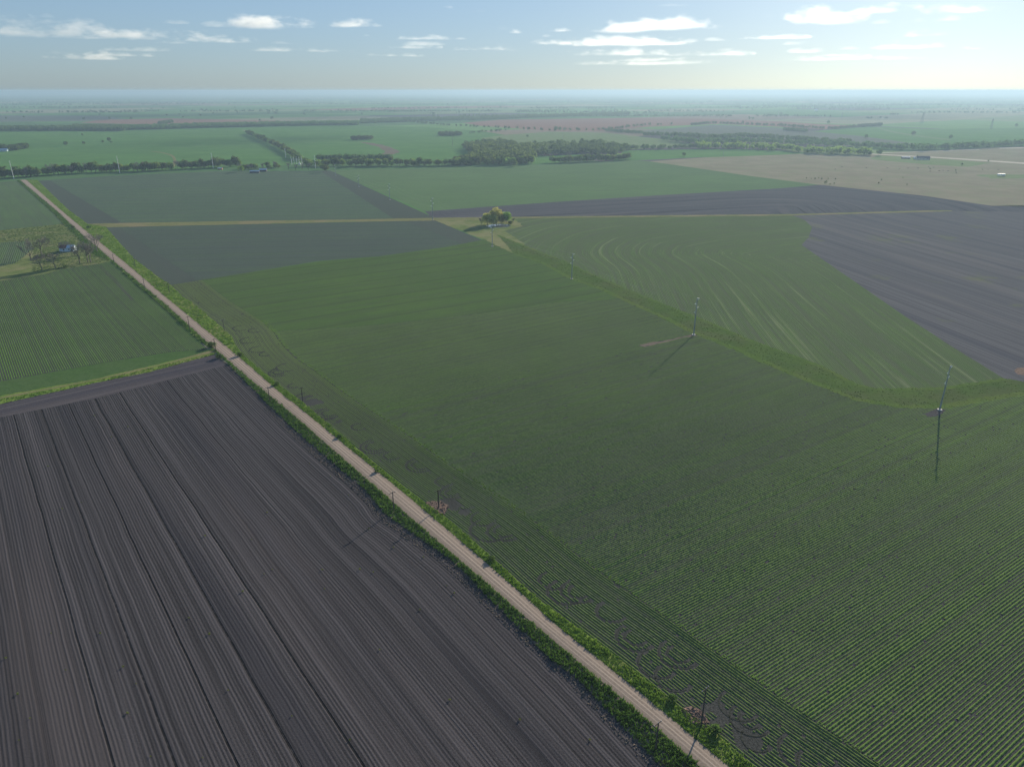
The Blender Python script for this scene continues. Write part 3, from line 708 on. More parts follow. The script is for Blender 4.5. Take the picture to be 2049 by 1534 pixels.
def tree_kind(h, rad, n, leaf, seed, lmat, lobes=9, low=.15):
    """meshes of one kind of tree, shared by all its copies"""
    q = crown_arrays(h, rad, n, leaf, seed, lobes, low)
    c = npmesh('crown', q, np.arange(len(q)).reshape(-1, 4), lmat); t = trunk_mb(h, rad, seed).build('trunk', BARK)
    r = (c.data, t.data); bpy.data.objects.remove(c); bpy.data.objects.remove(t); return r

def bare_kind(h, spread, seed, fine=3):
    r = random.Random(seed); big = MB(); tw = MB()
    def grow(p, d, L, rad, lev):
        pts = [p]; q = p
        for i in range(3):
            d = (d + Vector((r.uniform(-.22, .22), r.uniform(-.22, .22), r.uniform(-.02, .16)))).normalized(); q = q + d * L / 3; pts.append(q)
        (big if lev < 2 else tw).tube(pts, [max(rad, .06), max(rad * .85, .06), max(rad * .7, .055), max(rad * .5, .045)], 5 if lev < 2 else 3, False)
        if lev >= fine + 1: return
        for k in range(4 if lev < 2 else 3):
            a = r.uniform(0, 6.28); s = r.uniform(.45, .95) * spread
            nd = (d + Vector((math.cos(a) * s, math.sin(a) * s, r.uniform(-.1, .3)))).normalized()
            grow(pts[3 - (k % 2)], nd, L * r.uniform(.6, .82), rad * .5, lev + 1)
    grow(Vector((0, 0, -.2)), Vector((0, 0, 1)), h * .34, h * .028, 0)
    zs = max(v[2] for v in big.v + tw.v); f = h / zs
    for m in (big, tw): m.v = [(x * f, y * f, z * f) for x, y, z in m.v]
    a = big.build('trunk', BARK); b = tw.build('twigs', TWIG); q = (b.data, a.data); bpy.data.objects.remove(a); bpy.data.objects.remove(b); return q

def put_tree(name, kind, loc, s, rz, label, cat, group=None, parts=('crown', 'trunk'), sz=None):
    t = thing(name, label, cat, (loc[0], loc[1], 0), rz, group); t.scale = (s, s, s if sz is None else sz)
    for nm, me in zip(parts, kind):
        o = bpy.data.objects.new(nm, me); col.objects.link(o); o.parent = t
    return t

KG = [tree_kind(9, 4.4, 420, .62, 50 + i, LEAF, 8 + i % 3) for i in range(5)]
KB = [tree_kind(8, 4.2, 420, .6, 60 + i, LEAF_BRIGHT, 8 + i % 3, .08) for i in range(4)]
KBARE = [bare_kind(9, 1.0, 70 + i) for i in range(4)]

def along(px, spacing, depth, seed, jit=.35):
    r = random.Random(seed); P = np.array([G(*p) for p in px]); s = np.concatenate([[0], np.cumsum(np.linalg.norm(P[1:] - P[:-1], axis=1))]); out = []
    t = 0
    while t < s[-1]:
        x = np.interp(t, s, P[:, 0]); y = np.interp(t, s, P[:, 1])
        for k in range(max(1, int(depth / spacing / .9 + .5))):
            dd = r.uniform(0, depth); nrm = math.hypot(x, y)
            out.append((x + x / nrm * dd + r.uniform(-1, 1) * spacing * jit, y + y / nrm * dd + r.uniform(-1, 1) * spacing * jit))
        t += spacing * r.uniform(.7, 1.4)
    return out

def in_area(px, dens, seed):
    poly = wpoly(px); rng = np.random.default_rng(seed); pv = np.array(poly); lo = pv.min(0); hi = pv.max(0)
    C = rng.random((int((hi - lo).prod() * dens), 2)) * (hi - lo) + lo
    return [tuple(c) for c in C[inside(C, poly)]]

rt = random.Random(99)
def plant_row(pts, kinds, weights, smin, smax, labels, groups, names):
    for p in pts:
        j = rt.choices(range(len(kinds)), weights)[0]
        put_tree(names[j], rt.choice(kinds[j]), p, rt.uniform(smin, smax), rt.uniform(0, 6.28), labels[j], 'tree', groups[j], ('twigs', 'trunk') if names[j] == 'bare_tree' else ('crown', 'trunk'), rt.uniform(smin, smax))

# creek row behind the two dark fields, left part (individual trees)
pts = along([(-6, 357), (60, 355), (110, 349.5), (200, 345), (300, 342.5), (355, 339.5), (430, 335.5), (478, 334)], 6.6, 13, 5)
plant_row(pts, [KG, KB, KBARE], [5, 2.2, 2.0], 1.0, 1.9,
          ['dark green tree in the creek-side row behind the white poles at far left', 'light green bushy tree in the creek-side row behind the white poles at far left', 'leafless grey tree in the creek-side row behind the white poles at far left'],
          ['dark green trees in the left creek row', 'light green trees in the left creek row', 'leafless trees in the left creek row'], ['broadleaf_tree', 'bushy_tree', 'bare_tree'])
# farmstead grove
pts = along([(480, 339), (500, 341), (535, 338), (560, 336)], 8.5, 22, 6)
plant_row(pts, [KG, KB, KBARE], [2, 2, 3], .7, 1.1,
          ['dark green tree crowding round the low farm roofs beyond the dark field', 'light green tree crowding round the low farm roofs beyond the dark field', 'leafless tree crowding round the low farm roofs beyond the dark field'],
          ['dark green trees round the farm roofs', 'light green trees round the farm roofs', 'leafless trees round the farm roofs'], ['broadleaf_tree', 'bushy_tree', 'bare_tree'])
for u, v in [(577, 339), (592, 341), (605, 339), (617, 340), (551, 336)]:
    put_tree('bare_tree', rt.choice(KBARE), G(u, v), rt.uniform(1.1, 1.35), rt.uniform(0, 6), 'grey nearly leafless tree on the grass in front of the small substation', 'tree', 'leafless trees in front of the substation', ('twigs', 'trunk'))
put_tree('bushy_tree', KB[0], G(483, 344), 1.25, 1, 'round bright green tree at the left end of the farm roofs', 'tree')
put_tree('broadleaf_tree', KG[1], G(653, 344), 1.25, 2, 'dark round tree at the corner where the two far fields meet', 'tree')
put_tree('broadleaf_tree', KG[2], G(645, 340), 1.0, 3, 'smaller dark tree just behind the round corner tree of the far fields', 'tree')
put_tree('broadleaf_tree', KG[3], G(1030, 333), 1.15, 3, 'lone dark tree standing in the field just before the central wood', 'tree')
# centre creek row, dark and light green leaf kinds mixed at random
pts = along([(615, 333), (660, 333), (740, 333), (900, 332), (1010, 330.5), (1073, 327)], 9.4, 20, 7)
plant_row(pts, [KG, KB], [2.2, 2.6], 1.1, 1.65,
          ['dark green tree in the thick creek wood along the back of the central field', 'light green tree in the thick creek wood along the back of the central field'],
          ['dark green trees of the central creek wood', 'light green trees of the central creek wood'], ['broadleaf_tree', 'bushy_tree'])
pts = along([(1108, 326), (1160, 324.5), (1210, 322.5), (1258, 319.5)], 8.5, 12, 8)
plant_row(pts, [KG, KB], [2, 2.6], 1.1, 1.6,
          ['dark green tree in the short row right of the gap in the central creek wood', 'yellowish green tree in the short row right of the gap in the central creek wood'],
          ['dark green trees right of the gap', 'yellowish trees right of the gap'], ['broadleaf_tree', 'bushy_tree'])
# diagonal hedgerow
pts = along([(497, 268), (525, 281), (560, 296), (585, 311), (602, 324)], 10, 5, 9)
plant_row(pts, [KG, KB], [2, 2], .95, 1.5,
          ['dark green tree in the diagonal hedgerow between the far green fields', 'light green tree in the diagonal hedgerow between the far green fields'],
          ['dark green trees of the diagonal hedgerow', 'light green trees of the diagonal hedgerow'], ['broadleaf_tree', 'bushy_tree'])

# lone trees and small clumps out in the fields
lone = 'lone dark tree standing out in a far field'
for u, v, s in [(133, 292, 1.2), (168, 289, .8), (206, 286, .7), (219, 283, 1.1), (223, 287, .7), (165, 271, .6), (1733, 277, 1.2), (1827, 272, 1.5), (1902, 278, 1.2), (2033, 254, 1.3), (1486, 246, 1.0), (1406, 226, 1.2), (1368, 313, .9), (1320, 300, 1.0), (1657, 248, 1.4), (1055, 275, .8), (1120, 262, 1.4), (1112, 262, 1.6), (1155, 262, 1.2), (870, 223, 1.2), (475, 227, 1.1), (545, 238, 1.2), (520, 243, 1.1), (401, 232, 1.3), (48, 236, 1.2), (200, 231, 1.2), (168, 240, 1.3), (1662, 311, .9), (1740, 312, .9), (1758, 311, 1.4)]:
    put_tree('broadleaf_tree', rt.choice(KG), G(u, v), s, rt.uniform(0, 6), lone, 'tree', 'lone trees in the far fields')

# ---- far woods: masses no one could count, each tree still a little crown of leaf clumps
def wood(name, pts, hmin, hmax, seed, label, n=90, mat=LEAF_FAR, leaf=.95):
    rng = np.random.default_rng(seed); T = [crown_arrays(9, 4.6, n, leaf, seed * 7 + i, 6, .05) for i in range(4)]
    # an inner lump keeps a crown from being see-through
    Vs = []; 
    for i, p in enumerate(pts):
        s = rng.uniform(hmin, hmax) / 9; a = rng.random() * 6.283; c, sn = math.cos(a), math.sin(a); q = T[i % 4]
        w_ = s * rng.uniform(.8, 1.25)
        Vs.append(np.column_stack([(q[:, 0] * c - q[:, 1] * sn) * w_ + p[0], (q[:, 0] * sn + q[:, 1] * c) * w_ + p[1], q[:, 2] * s]))
    V = np.vstack(Vs); return tag(npmesh(name, V, np.arange(len(V)).reshape(-1, 4), mat), label, None, None, 'stuff')

wood('woodland', along([(700, 322.5), (640, 322), (790, 321.5)][1:], 6, 25, 21), 8, 12, 1, None)
wood('woodland', in_area([(930, 300), (985, 292), (1040, 298), (1100, 300), (1075, 312), (1062, 326), (1000, 329), (900, 330), (960, 316)], .0065, 22), 11, 17, 2, None, mat=LEAF)
wood('woodland', in_area([(925, 297), (960, 290), (1000, 287), (1050, 297), (1130, 292), (1190, 290), (1255, 300), (1235, 314), (1170, 308), (1080, 313), (1000, 306)], .0048, 23), 10, 17, 3, None)
wood('woodland', along([(1235, 302), (1300, 300), (1400, 297.5), (1480, 298)], 11, 30, 24), 7, 12, 4, None)
wood('woodland', along([(1395, 298), (1480, 299), (1560, 303), (1620, 307), (1700, 312), (1742, 312)], 15, 60, 25), 10, 16, 5, None, mat=LEAF_BRIGHT)
wood('woodland', along([(1330, 283), (1400, 289), (1500, 287), (1620, 292), (1700, 295), (1780, 300), (1850, 302), (1930, 298), (2010, 294), (2100, 291)], 15, 50, 26), 9, 15, 6, None)
wood('woodland', along([(1215, 264), (1285, 269)], 8, 25, 27), 8, 12, 7, None)
wood('woodland', along([(1292, 273), (1360, 275), (1430, 279), (1490, 276), (1600, 283), (1700, 290)], 12, 45, 28), 9, 14, 8, None)
wood('woodland', along([(1450, 276), (1500, 272)], 12, 20, 29), 7, 10, 9, None)
wood('woodland', along([(1385, 252), (1420, 248), (1470, 250), (1560, 253), (1620, 258), (1665, 260), (1700, 257), (1725, 254)], 13, 25, 30), 8, 12, 10, None)
wood('woodland', along([(1570, 262), (1612, 265)], 8, 40, 31), 8, 12, 11, None)
wood('woodland', along([(1724, 255), (1762, 253)], 9, 60, 32), 8, 13, 12, None)
wood('woodland', along([(-60, 264), (0, 263), (150, 262), (250, 262)], 9, 150, 33), 9, 15, 13, None)
wood('woodland', along([(150, 262), (250, 263)], 9, 260, 34), 10, 15, 14, None)
wood('woodland', along([(250, 261), (330, 259), (430, 256), (530, 254), (620, 252), (720, 251)], 9, 170, 35), 9, 15, 15, None)
wood('woodland', along([(725, 248), (850, 243), (960, 241), (1050, 237), (1150, 234), (1260, 230)], 14, 260, 36), 9, 14, 16, None)
wood('woodland', along([(815, 245), (900, 253), (1000, 258), (1110, 263), (1210, 262), (1290, 252), (1350, 251)], 22, 22, 37), 8, 12, 17, None)
wood('woodland', along([(706, 281), (744, 280)], 6, 30, 38), 8, 12, 18, None)
wood('woodland', along([(881, 272.5), (922, 272)], 6, 45, 39), 9, 13, 19, None)
wood('woodland', along([(938, 268), (980, 265), (1010, 262)], 14, 12, 40), 7, 10, 20, None)
wood('woodland', along([(-10, 303), (20, 303), (55, 299)], 8, 60, 41), 7, 13, 21, None)
wood('woodland', along([(320, 250), (345, 246)], 10, 60, 46), 8, 13, 26, None)
# farther still: long low belts to the horizon
rb = random.Random(17); far = []
for v0, n_, ln in [(232, 3, 900), (227, 4, 1100), (222, 6, 1300), (216, 8, 1700), (211, 10, 2300), (206, 14, 2800), (201, 14, 4000), (197, 14, 5200), (194, 12, 7000)]:
    for i in range(n_):
        u = rb.uniform(-80, 2130); x, y = G(u, v0 + rb.uniform(-2.2, 2.2)); L = ln * rb.uniform(.3, 1.2); a = rb.gauss(0, .16)
        st = max(8, y / 430); m = int(L / st)
        for j in range(m):
            t = (j / m - .5) * L
            if math.sin(t * .006 + i) + math.sin(t * .017 + 3 * i) < -1.0: continue
            far.append((x + math.cos(a) * t + rb.gauss(0, st * .4), y + math.sin(a) * t + rb.gauss(0, y * .006)))
wood('woodland', far, 7, 12, 22, None, 16, leaf=2.4)
scat = []
for i in range(110):
    u = rb.uniform(-60, 2100); v = 194 + 46 * rb.random() ** 1.3; p = G(u, v)
    for k in range(rb.choice([1, 1, 2, 4])): scat.append((p[0] + rb.gauss(0, 14), p[1] + rb.gauss(0, 10)))
wood('woodland', scat, 7, 12, 23, None, 30, leaf=1.8)

# ---- pond with yellow-green trees
k = N('pond_water'); P = k.pos(); POND = k.bsdf((.10, .12, .13), .06, .6, k.noise(P, 1.2, 3), .02, .25)
sheet('pond', [(973, 451.5), (984, 449.5), (1000, 448.6), (1015, 449.5), (1023, 452), (1015, 454.6), (1000, 455.4), (985, 455), (975, 453.8)], POND, .06, rag=.6)
Y1 = tree_kind(12, 5.2, 2600, .34, 81, LEAF_YELLOW, 12, .06); Y2 = tree_kind(9.5, 4.8, 2200, .32, 82, LEAF_YELLOW, 10, .04)
YG = tree_kind(9, 4.2, 2000, .32, 83, LEAF_BRIGHT, 10, .05)
put_tree('willow_tree', Y1, G(993, 447), 1.3, .3, 'tallest pale yellow-green tree in the clump behind the pond', 'tree')
put_tree('willow_tree', Y2, G(975, 450), 1.3, 1.3, 'yellow-green tree at the left of the clump by the pond', 'tree')
put_tree('willow_tree', Y2, G(988, 449.5), 1.05, 2.7, 'low yellow-green tree in the middle front of the clump by the pond', 'tree')
put_tree('willow_tree', YG, G(1013, 446), 1.25, 2.1, 'greener rounded tree at the right of the clump by the pond', 'tree')
put_tree('willow_tree', Y2, G(1003, 447), 1.0, 4.1, 'small yellow-green tree between the tall and the right-hand pond trees', 'tree')
put_tree('bare_tree', KBARE[0], G(963, 450), .8, 0, 'thin leafless grey tree at the left edge of the pond clump', 'tree', None, ('twigs', 'trunk'))
put_tree('bare_tree', KBARE[1], G(1027, 447), .6, 0, 'low leafless bush tree right of the pond', 'tree', None, ('twigs', 'trunk'))
BUSH = tree_kind(2.6, 2.2, 500, .22, 84, LEAF, 7, .0)
put_tree('bush', BUSH, G(1021, 448), 1.1, 0, 'dark bush at the right end of the pond', 'bush', None, ('foliage', 'stem'))

# ---- yard trees round the old shed
NB = [bare_kind(16, 1.2, 170 + i, 4) for i in range(4)]
for i, (u, v, s, lb) in enumerate([
        (83, 514, 1.0, 'tall spreading bare tree behind the dark brush heap left of the shed'),
        (62, 521, 1.05, 'leftmost big bare tree beside the garden plot'),
        (84, 540, .8, 'low wide bare tree at the front left of the yard'),
        (111, 536, .75, 'small greyish bare tree front and centre in the yard, left of the shadow'),
        (160, 527, .95, 'bare tree with a single trunk below and right of the shed'),
        (176, 525, 1.05, 'left of the twin bare trees at the corner of the green field'),
        (182, 525, 1.0, 'right of the twin bare trees at the corner of the green field'),
        (195, 504, 1.0, 'broad reddish-grey bare tree at the edge of the gravel road')]):
    put_tree('bare_tree', NB[i % 4], G(u, v), s, i * 1.1, lb, 'tree', None, ('twigs', 'trunk'))
for i, (u, v, s, lb) in enumerate([(76, 516, 1.2, 'dark leafy heap of brush left of the shed, left half'), (86, 514, 1.3, 'dark leafy heap of brush left of the shed, middle'), (97, 512, 1.1, 'dark leafy heap of brush left of the shed, right end'),
                                   (146, 456, .8, 'small bush beside the left edge of the road near the culvert'), (178, 456, .9, 'small dark bush at the start of the grassy field track'), (131, 536, .7, 'low dark bush at the foot of the yard trees')]):
    put_tree('bush', BUSH, G(u, v), s, i, lb, 'bush', None, ('foliage', 'stem'), .8)

# ================================================================== BUILDINGS
TIN = plain('pale_metal_roof', (.42, .50, .56), .4, .5, .3, .15, .5); RUST = plain('rusty_roof', (.16, .08, .06), .8, .2, 0, .4, .8)
WALLW = plain('pale_blue_wall', (.50, .60, .66), .8, .2, 0, .12, .6); DARKW = plain('dark_boards', (.05, .05, .055), .9); GLASSD = plain('dark_opening', (.03, .035, .04), .3, .5)
WHITE = plain('white_paint', (.75, .75, .73), .6); ROOFD = plain('dark_shingles', (.07, .075, .09), .9); ROOFR = plain('red_roof', (.35, .10, .07), .8); CREAM = plain('cream_wall', (.55, .5, .42), .8)

def gable_house(name, label, loc, rz, L, D, hw, hr, wall, roofs, cat='building', windows=3, door=True, over=.4, eave_low=True):
    t = thing(name, label, cat, loc, rz)
    m = MB(); x, y = L / 2, D / 2
    m.add([(-x, -y, 0), (x, -y, 0), (x, y, 0), (-x, y, 0), (-x, -y, hw), (x, -y, hw), (x, y, hw), (-x, y, hw), (-x, 0, hw + hr), (x, 0, hw + hr)],
          [(0, 1, 5, 4), (2, 3, 7, 6), (1, 2, 6, 9, 5), (3, 0, 4, 8, 7)]); m.build('wall', wall, t)
    n = len(roofs)
    for i, rm in enumerate(roofs):
        a = -x - over + (2 * x + 2 * over) * i / n; b = -x - over + (2 * x + 2 * over) * (i + 1) / n - (.02 if i < n - 1 else 0)
        sl = hr / y; yo = y + over; zo = hw - over * sl; r = MB(); th = .12
        for s in (-1, 1):
            r.add([(a, s * yo, zo + .02), (b, s * yo, zo + .02), (b, 0, hw + hr + .02), (a, 0, hw + hr + .02), (a, s * yo, zo + th), (b, s * yo, zo + th), (b, 0, hw + hr + th), (a, 0, hw + hr + th)],
                  [(0, 1, 2, 3), (4, 5, 6, 7), (0, 1, 5, 4), (1, 2, 6, 5), (3, 0, 4, 7)])
        ro = r.build('roof', rm, t)
    for i in range(windows):
        wx = -x + L * (i + .8) / (windows + .6)
        MB().box(wx - .45, wx + .45, -y - .05, -y + .02, hw * .4, hw * .78).build('window', GLASSD, t)
    if door: MB().box(x - 1.6, x - .7, -y - .05, -y + .02, 0, 2).build('door', DARKW, t)
    return t
gable_house('farm_shed', 'small old shed with pale blue walls and a half rusty roof in the bare-tree yard', G(137, 502), R(6), 10.5, 6, 3.0, 1.7, WALLW, [RUST, TIN], 'shed', 2)
gable_house('farm_house', 'long low farm building with a pale blue roof in front of the far grove', G(510, 346), R(8), 14, 6, 2.6, 1.2, DARKW, [TIN])
gable_house('farm_house', 'low farm building with a whitish roof right of the long one in the far grove', G(527, 343), R(8), 11, 8, 2.8, 1.5, DARKW, [TIN])
gable_house('farm_shed', 'tiny shed with dark red walls and a white roof alone by the left creek row', G(441, 339.5), R(5), 6.5, 4, 2.2, .8, ROOFR, [WHITE], 'shed', 0, False)
gable_house('farm_house', 'pale blue farm building half out of the picture among trees at far left', G(6, 303), R(10), 20, 9, 3.5, 2.5, WALLW, [TIN])
gable_house('farm_house', 'dark-roofed house beside the pale driveway on the tan pasture', G(1846, 319.5), R(-12), 22, 12, 3.0, 3.2, CREAM, [ROOFD])
gable_house('garage', 'white garage at the left end of the dark-roofed house', G(1832, 318.5), R(-12), 6, 7, 2.8, 1.4, WHITE, [WHITE], 'garage', 0)
gable_house('farm_shed', 'low open shed with a white roof left of the dark-roofed house', G(1812, 317.5), R(-14), 14, 7, 2.4, 1.0, DARKW, [WHITE], 'shed', 0, False)
gable_house('barn', 'tiny bright white barn far off near the horizon at right', G(1633, 222), 0, 20, 12, 6, 3, WHITE, [WHITE], 'barn', 0, False)
gable_house('farm_house', 'white-roofed building just behind the bare trees by the substation', G(1748, 309.5), 0, 8, 6, 3, 1.5, CREAM, [WHITE], 'building', 0, False) if False else None
# livestock trailer
t = thing('trailer', 'long white trailer parked on the tan pasture near the right edge', 'trailer', G(2003, 352.5), R(-2))
MB().box(-5.5, 5.5, -1.3, 1.3, 1.0, 3.6).build('body', WHITE, t)
for x in (2.6, 3.8):
    for y in (-1.2, 1.2):
        MB().tube([(x, y - .12, .45), (x, y + .12, .45)], .45, 12).build('wheel', DARKW, t)
MB().box(-7.2, -5.5, -.1, .1, .8, 1.0).build('drawbar', DARKW, t)
# water tower-like specks on the horizon
STEELD = plain('dull_steel', (.20, .21, .22), .6, .4, .4); GALV = plain('galvanised_steel', (.26, .29, .31), .45, .5, .3)
for i, (u, lb) in enumerate([(1698, 'tiny water tower on the horizon, left of three'), (1740, 'tiny water tower on the horizon, middle of three'), (1938, 'tiny water tower on the horizon nearest the right edge')]):
    t = thing('water_tower', lb, 'water tower', G(u, 190.5))
    m = MB()
    for a in range(4): m.tube([(6 * math.cos(a * 1.57 + .78), 6 * math.sin(a * 1.57 + .78), 0), (4 * math.cos(a * 1.57 + .78), 4 * math.sin(a * 1.57 + .78), 26)], .6, 5)
    m.build('frame', STEELD, t)
    MB().tube([(0, 0, 24), (0, 0, 26), (0, 0, 34), (0, 0, 38)], [4, 9, 9, 1], 12).build('tank', STEELD, t)

# ================================================================== POLES AND LINES
WOODP = plain('weathered_wood', (.085, .07, .06), .9, .1, 0, .25, 2); CERAM = plain('pale_insulator', (.70, .72, .70), .3, .5); CONC = plain('concrete_foot', (.42, .40, .38), .9)
def wood_pole(u, vb, vt, rz, label, group):
    h = pole_height(vb, vt); h = max(h, 6.5); t = thing('utility_pole', label, 'utility pole', G(u, vb), rz, group)
    MB().tube([(0, 0, -.3), (0, 0, h * .5), (0, 0, h)], [.19, .16, .12], 8).build('pole', WOODP, t)
    a = MB().box(-1.1, 1.1, .12, .24, h - .55, h - .40).build('crossarm', WOODP, t)
    for x in (-1.0, 1.0): MB().tube([(x, .18, h - .40), (x, .18, h - .15)], [.07, .05], 6).build('insulator', CERAM, t)
    MB().tube([(0, 0, h), (0, 0, h + .22)], [.07, .04], 6).build('insulator', CERAM, t)
    return (t.location.x, t.location.y, h)
LP = [(190, 490, 480), (228.5, 525, 511.5), (290, 577, 558.5), (380, 660, 632), (432, 703, 677), (540, 804, 773.5), (788, 1020, 995), (1312, 1498, 1445)]
names_l = ['wooden utility pole left of the road, nearest the road-edge bare tree', 'wooden utility pole left of the road just below the bare-tree yard', 'wooden utility pole left of the road beside the striped green field, upper one',
           'wooden utility pole left of the road beside the striped green field, lower one', 'wooden utility pole where the grassy track meets the road', 'wooden utility pole left of the road at the top corner of the ploughed field',
           'wooden utility pole left of the road beside the bulge of the ploughed field', 'wooden utility pole left of the road nearest the camera']
gl = 'utility poles along the left side of the road'; left = [wood_pole(u, b, t_, R(38), n_, gl) for (u, b, t_), n_ in zip(LP, names_l)]
RP = [(271, 533.5, 516), (339, 585, 566), (449, 662, 641), (606, 803, 778), (878, 1016, 985), (1403, 1450, 1376)]
names_r = ['farthest wooden utility pole right of the road, beside the dark field', 'wooden utility pole right of the road on the wide green verge', 'wooden utility pole right of the road on the bright green bend of the verge', 'wooden utility pole in the crop beside the upper bare patch',
           'wooden utility pole in the crop beside the middle reddish bare patch', 'wooden utility pole standing in the reddish chaff patch at bottom right of the road']
right = [wood_pole(u, b, t_, R(38), n_, 'utility poles along the right side of the road') for (u, b, t_), n_ in zip(RP, names_r)]

def steel_pole(u, vb, vt, label, group, n=4, mat=GALV, r0=.36, rz=R(39)):
    h = pole_height(vb, vt); t = thing('steel_power_pole', label, 'power pole', G(u, vb), rz, group); r1 = r0 * .45
    MB().tube([(0, 0, 0), (0, 0, h * .5), (0, 0, h)], [r0, (r0 + r1) / 2, r1], 12).build('shaft', mat, t, smooth=False)
    MB().tube([(0, 0, -.1), (0, 0, .35)], [1.0, .95], 16).build('footing', CONC, t)
    for i in range(n):
        s = -1 if i % 2 else 1; z = h * (.955 - .115 * i)
        m = MB().tube([(s * r1, 0, z), (s * 1.9, 0, z + .55)], [.10, .07], 6); m.tube([(s * 1.9, 0, z + .55), (s * r1, 0, z + 1.25)], [.05, .05], 5)
        a = m.build('insulator_arm', CERAM, t)
        for q in range(4):
            c = MB(); x = s * (r1 + (1.9 - r1) * (q + 1) / 5); zz = z + .55 * (q + 1) / 5; c.tube([(x - .05, 0, zz), (x + .05, 0, zz + .01)], [.16, .16], 8); c.build('disc', CERAM, a)
    MB().tube([(0, 0, h), (0, 0, h + .35)], [r1 * 1.3, .1], 8).build('cap', CERAM, t)
    return (t.location.x, t.location.y, h)
TP = [(1880, 820, 733, 'steel power pole nearest the right edge, on the curve of the grassy waterway'), (1388, 670, 597, 'steel power pole beside the pale dirt streak on the grassy waterway'),
      (1144, 558, 508, 'steel power pole midway up the grassy waterway with a long shadow'), (985, 493, 449, 'steel power pole standing just in front of the pond'),
      (866, 439.6, 396, 'steel power pole at the junction of the field tracks left of the pond'), (780, 400, 368, 'steel power pole on the dark edge strip, nearest of three'),
      (718, 374, 351, 'steel power pole on the dark edge strip, middle of three'), (672, 352.5, 328, 'steel power pole on the dark edge strip, farthest of three, by the creek wood')]
tl = [steel_pole(u, b, t_, n_, 'steel power poles of the line across the fields') for u, b, t_, n_ in TP]
for u, b, t_, n_ in [(28, 358, 322, 'leaning-looking tall white pole at far left where the road ends'), (240, 347, 312, 'tall white pole between the left and middle of the left creek row'), (427, 337, 306, 'tall white pole near the tiny red-walled shed'),
                     (572, 316, 297, 'white pole beside the diagonal hedgerow'), (631.5, 337, 311, 'slim pole just right of the substation')]:
    h = pole_height(b, t_); t = thing('white_power_pole', n_, 'power pole', G(u, b), 0, 'white power poles along the creek')
    MB().tube([(0, 0, 0), (0, 0, h)], [.42, .24], 10).build('shaft', WHITE, t)
    for z in (.97, .87, .77): MB().box(-1.3, 1.3, -.08, .08, h * z - .1, h * z + .1).build('arm', WHITE, t)
for u, b, t_, n_ in [(906, 293, 275, 'thin dark pole in the middle of the far striped green field'), (1126, 281, 265, 'thin dark pole in the pale far pasture'), (1447, 314, 303, 'thin pole at the edge of the tan pasture')]:
    h = pole_height(b, t_); t = thing('power_pole', n_, 'power pole', G(u, b)); MB().tube([(0, 0, 0), (0, 0, h)], [.4, .25], 8).build('shaft', STEELD, t); MB().box(-1.5, 1.5, -.1, .1, h * .93, h * .95).build('crossarm', STEELD, t)

def pylon(u, vb, vt, label):
    h = pole_height(vb, vt); t = thing('lattice_pylon', label, 'pylon', G(u, vb), .4, 'lattice pylons near the horizon'); m = MB(); w0 = h * .11; w1 = h * .02; r = .22
    cs = [(-1, -1), (1, -1), (1, 1), (-1, 1)]; lv = [0, .2, .38, .54, .68, .8, .9, 1]
    def P(i, f): w_ = w0 + (w1 - w0) * f; return (cs[i % 4][0] * w_, cs[i % 4][1] * w_, h * f)
    for i in range(4):
        m.tube([P(i, 0), P(i, 1)], r * 1.3, 4)
        for a, b in zip(lv[:-1], lv[1:]): m.tube([P(i, a), P(i + 1, b)], r * .7, 3); m.tube([P(i + 1, a), P(i, b)], r * .7, 3)
    m.build('tower', STEELD, t)
    for f, L in ((.70, .17), (.82, .21), (.94, .14)):
        MB().tube([(-h * L, 0, h * f), (0, 0, h * f + .8), (h * L, 0, h * f)], [.12, .3, .12], 4).build('crossarm', STEELD, t)
for u, b, t_, n_ in [(1557, 234, 222.5, 'faint lattice pylon near the pale far pond'), (1684, 237, 225, 'faint lattice pylon second from the left near the horizon'), (1844, 248, 224, 'tall faint lattice pylon over the far green field at right'), (1983, 257, 237.5, 'faint lattice pylon nearest the right edge'),
                     (1230, 228, 216, 'very faint lattice pylon above the red field, left one'), (1341, 226, 215, 'very faint lattice pylon above the red field, right one')]: pylon(u, b, t_, n_)

# small substation behind the creek row
t = thing('substation', 'small electricity substation of white steel frames behind the bare trees', 'substation', G(594, 329), R(5))
for i in range(5): 
    x = -9 + i * 4.5; MB().tube([(x, 0, 0), (x, 0, 13)], .28, 6).build('mast', WHITE, t)
MB().box(-9.3, 9.3, -.2, .2, 9.2, 9.7).build('beam', GALV, t)
MB().box(-9.3, 9.3, 3.8, 4.2, 7.2, 7.7).build('beam', GALV, t)
for x in (-9, 9): MB().tube([(x, 4, 0), (x, 4, 8.5)], .25, 6).build('mast', WHITE, t)
tb = MB().box(3, 7.5, -5, -2.6, 0, 2.6).build('cabinet', WHITE, t)

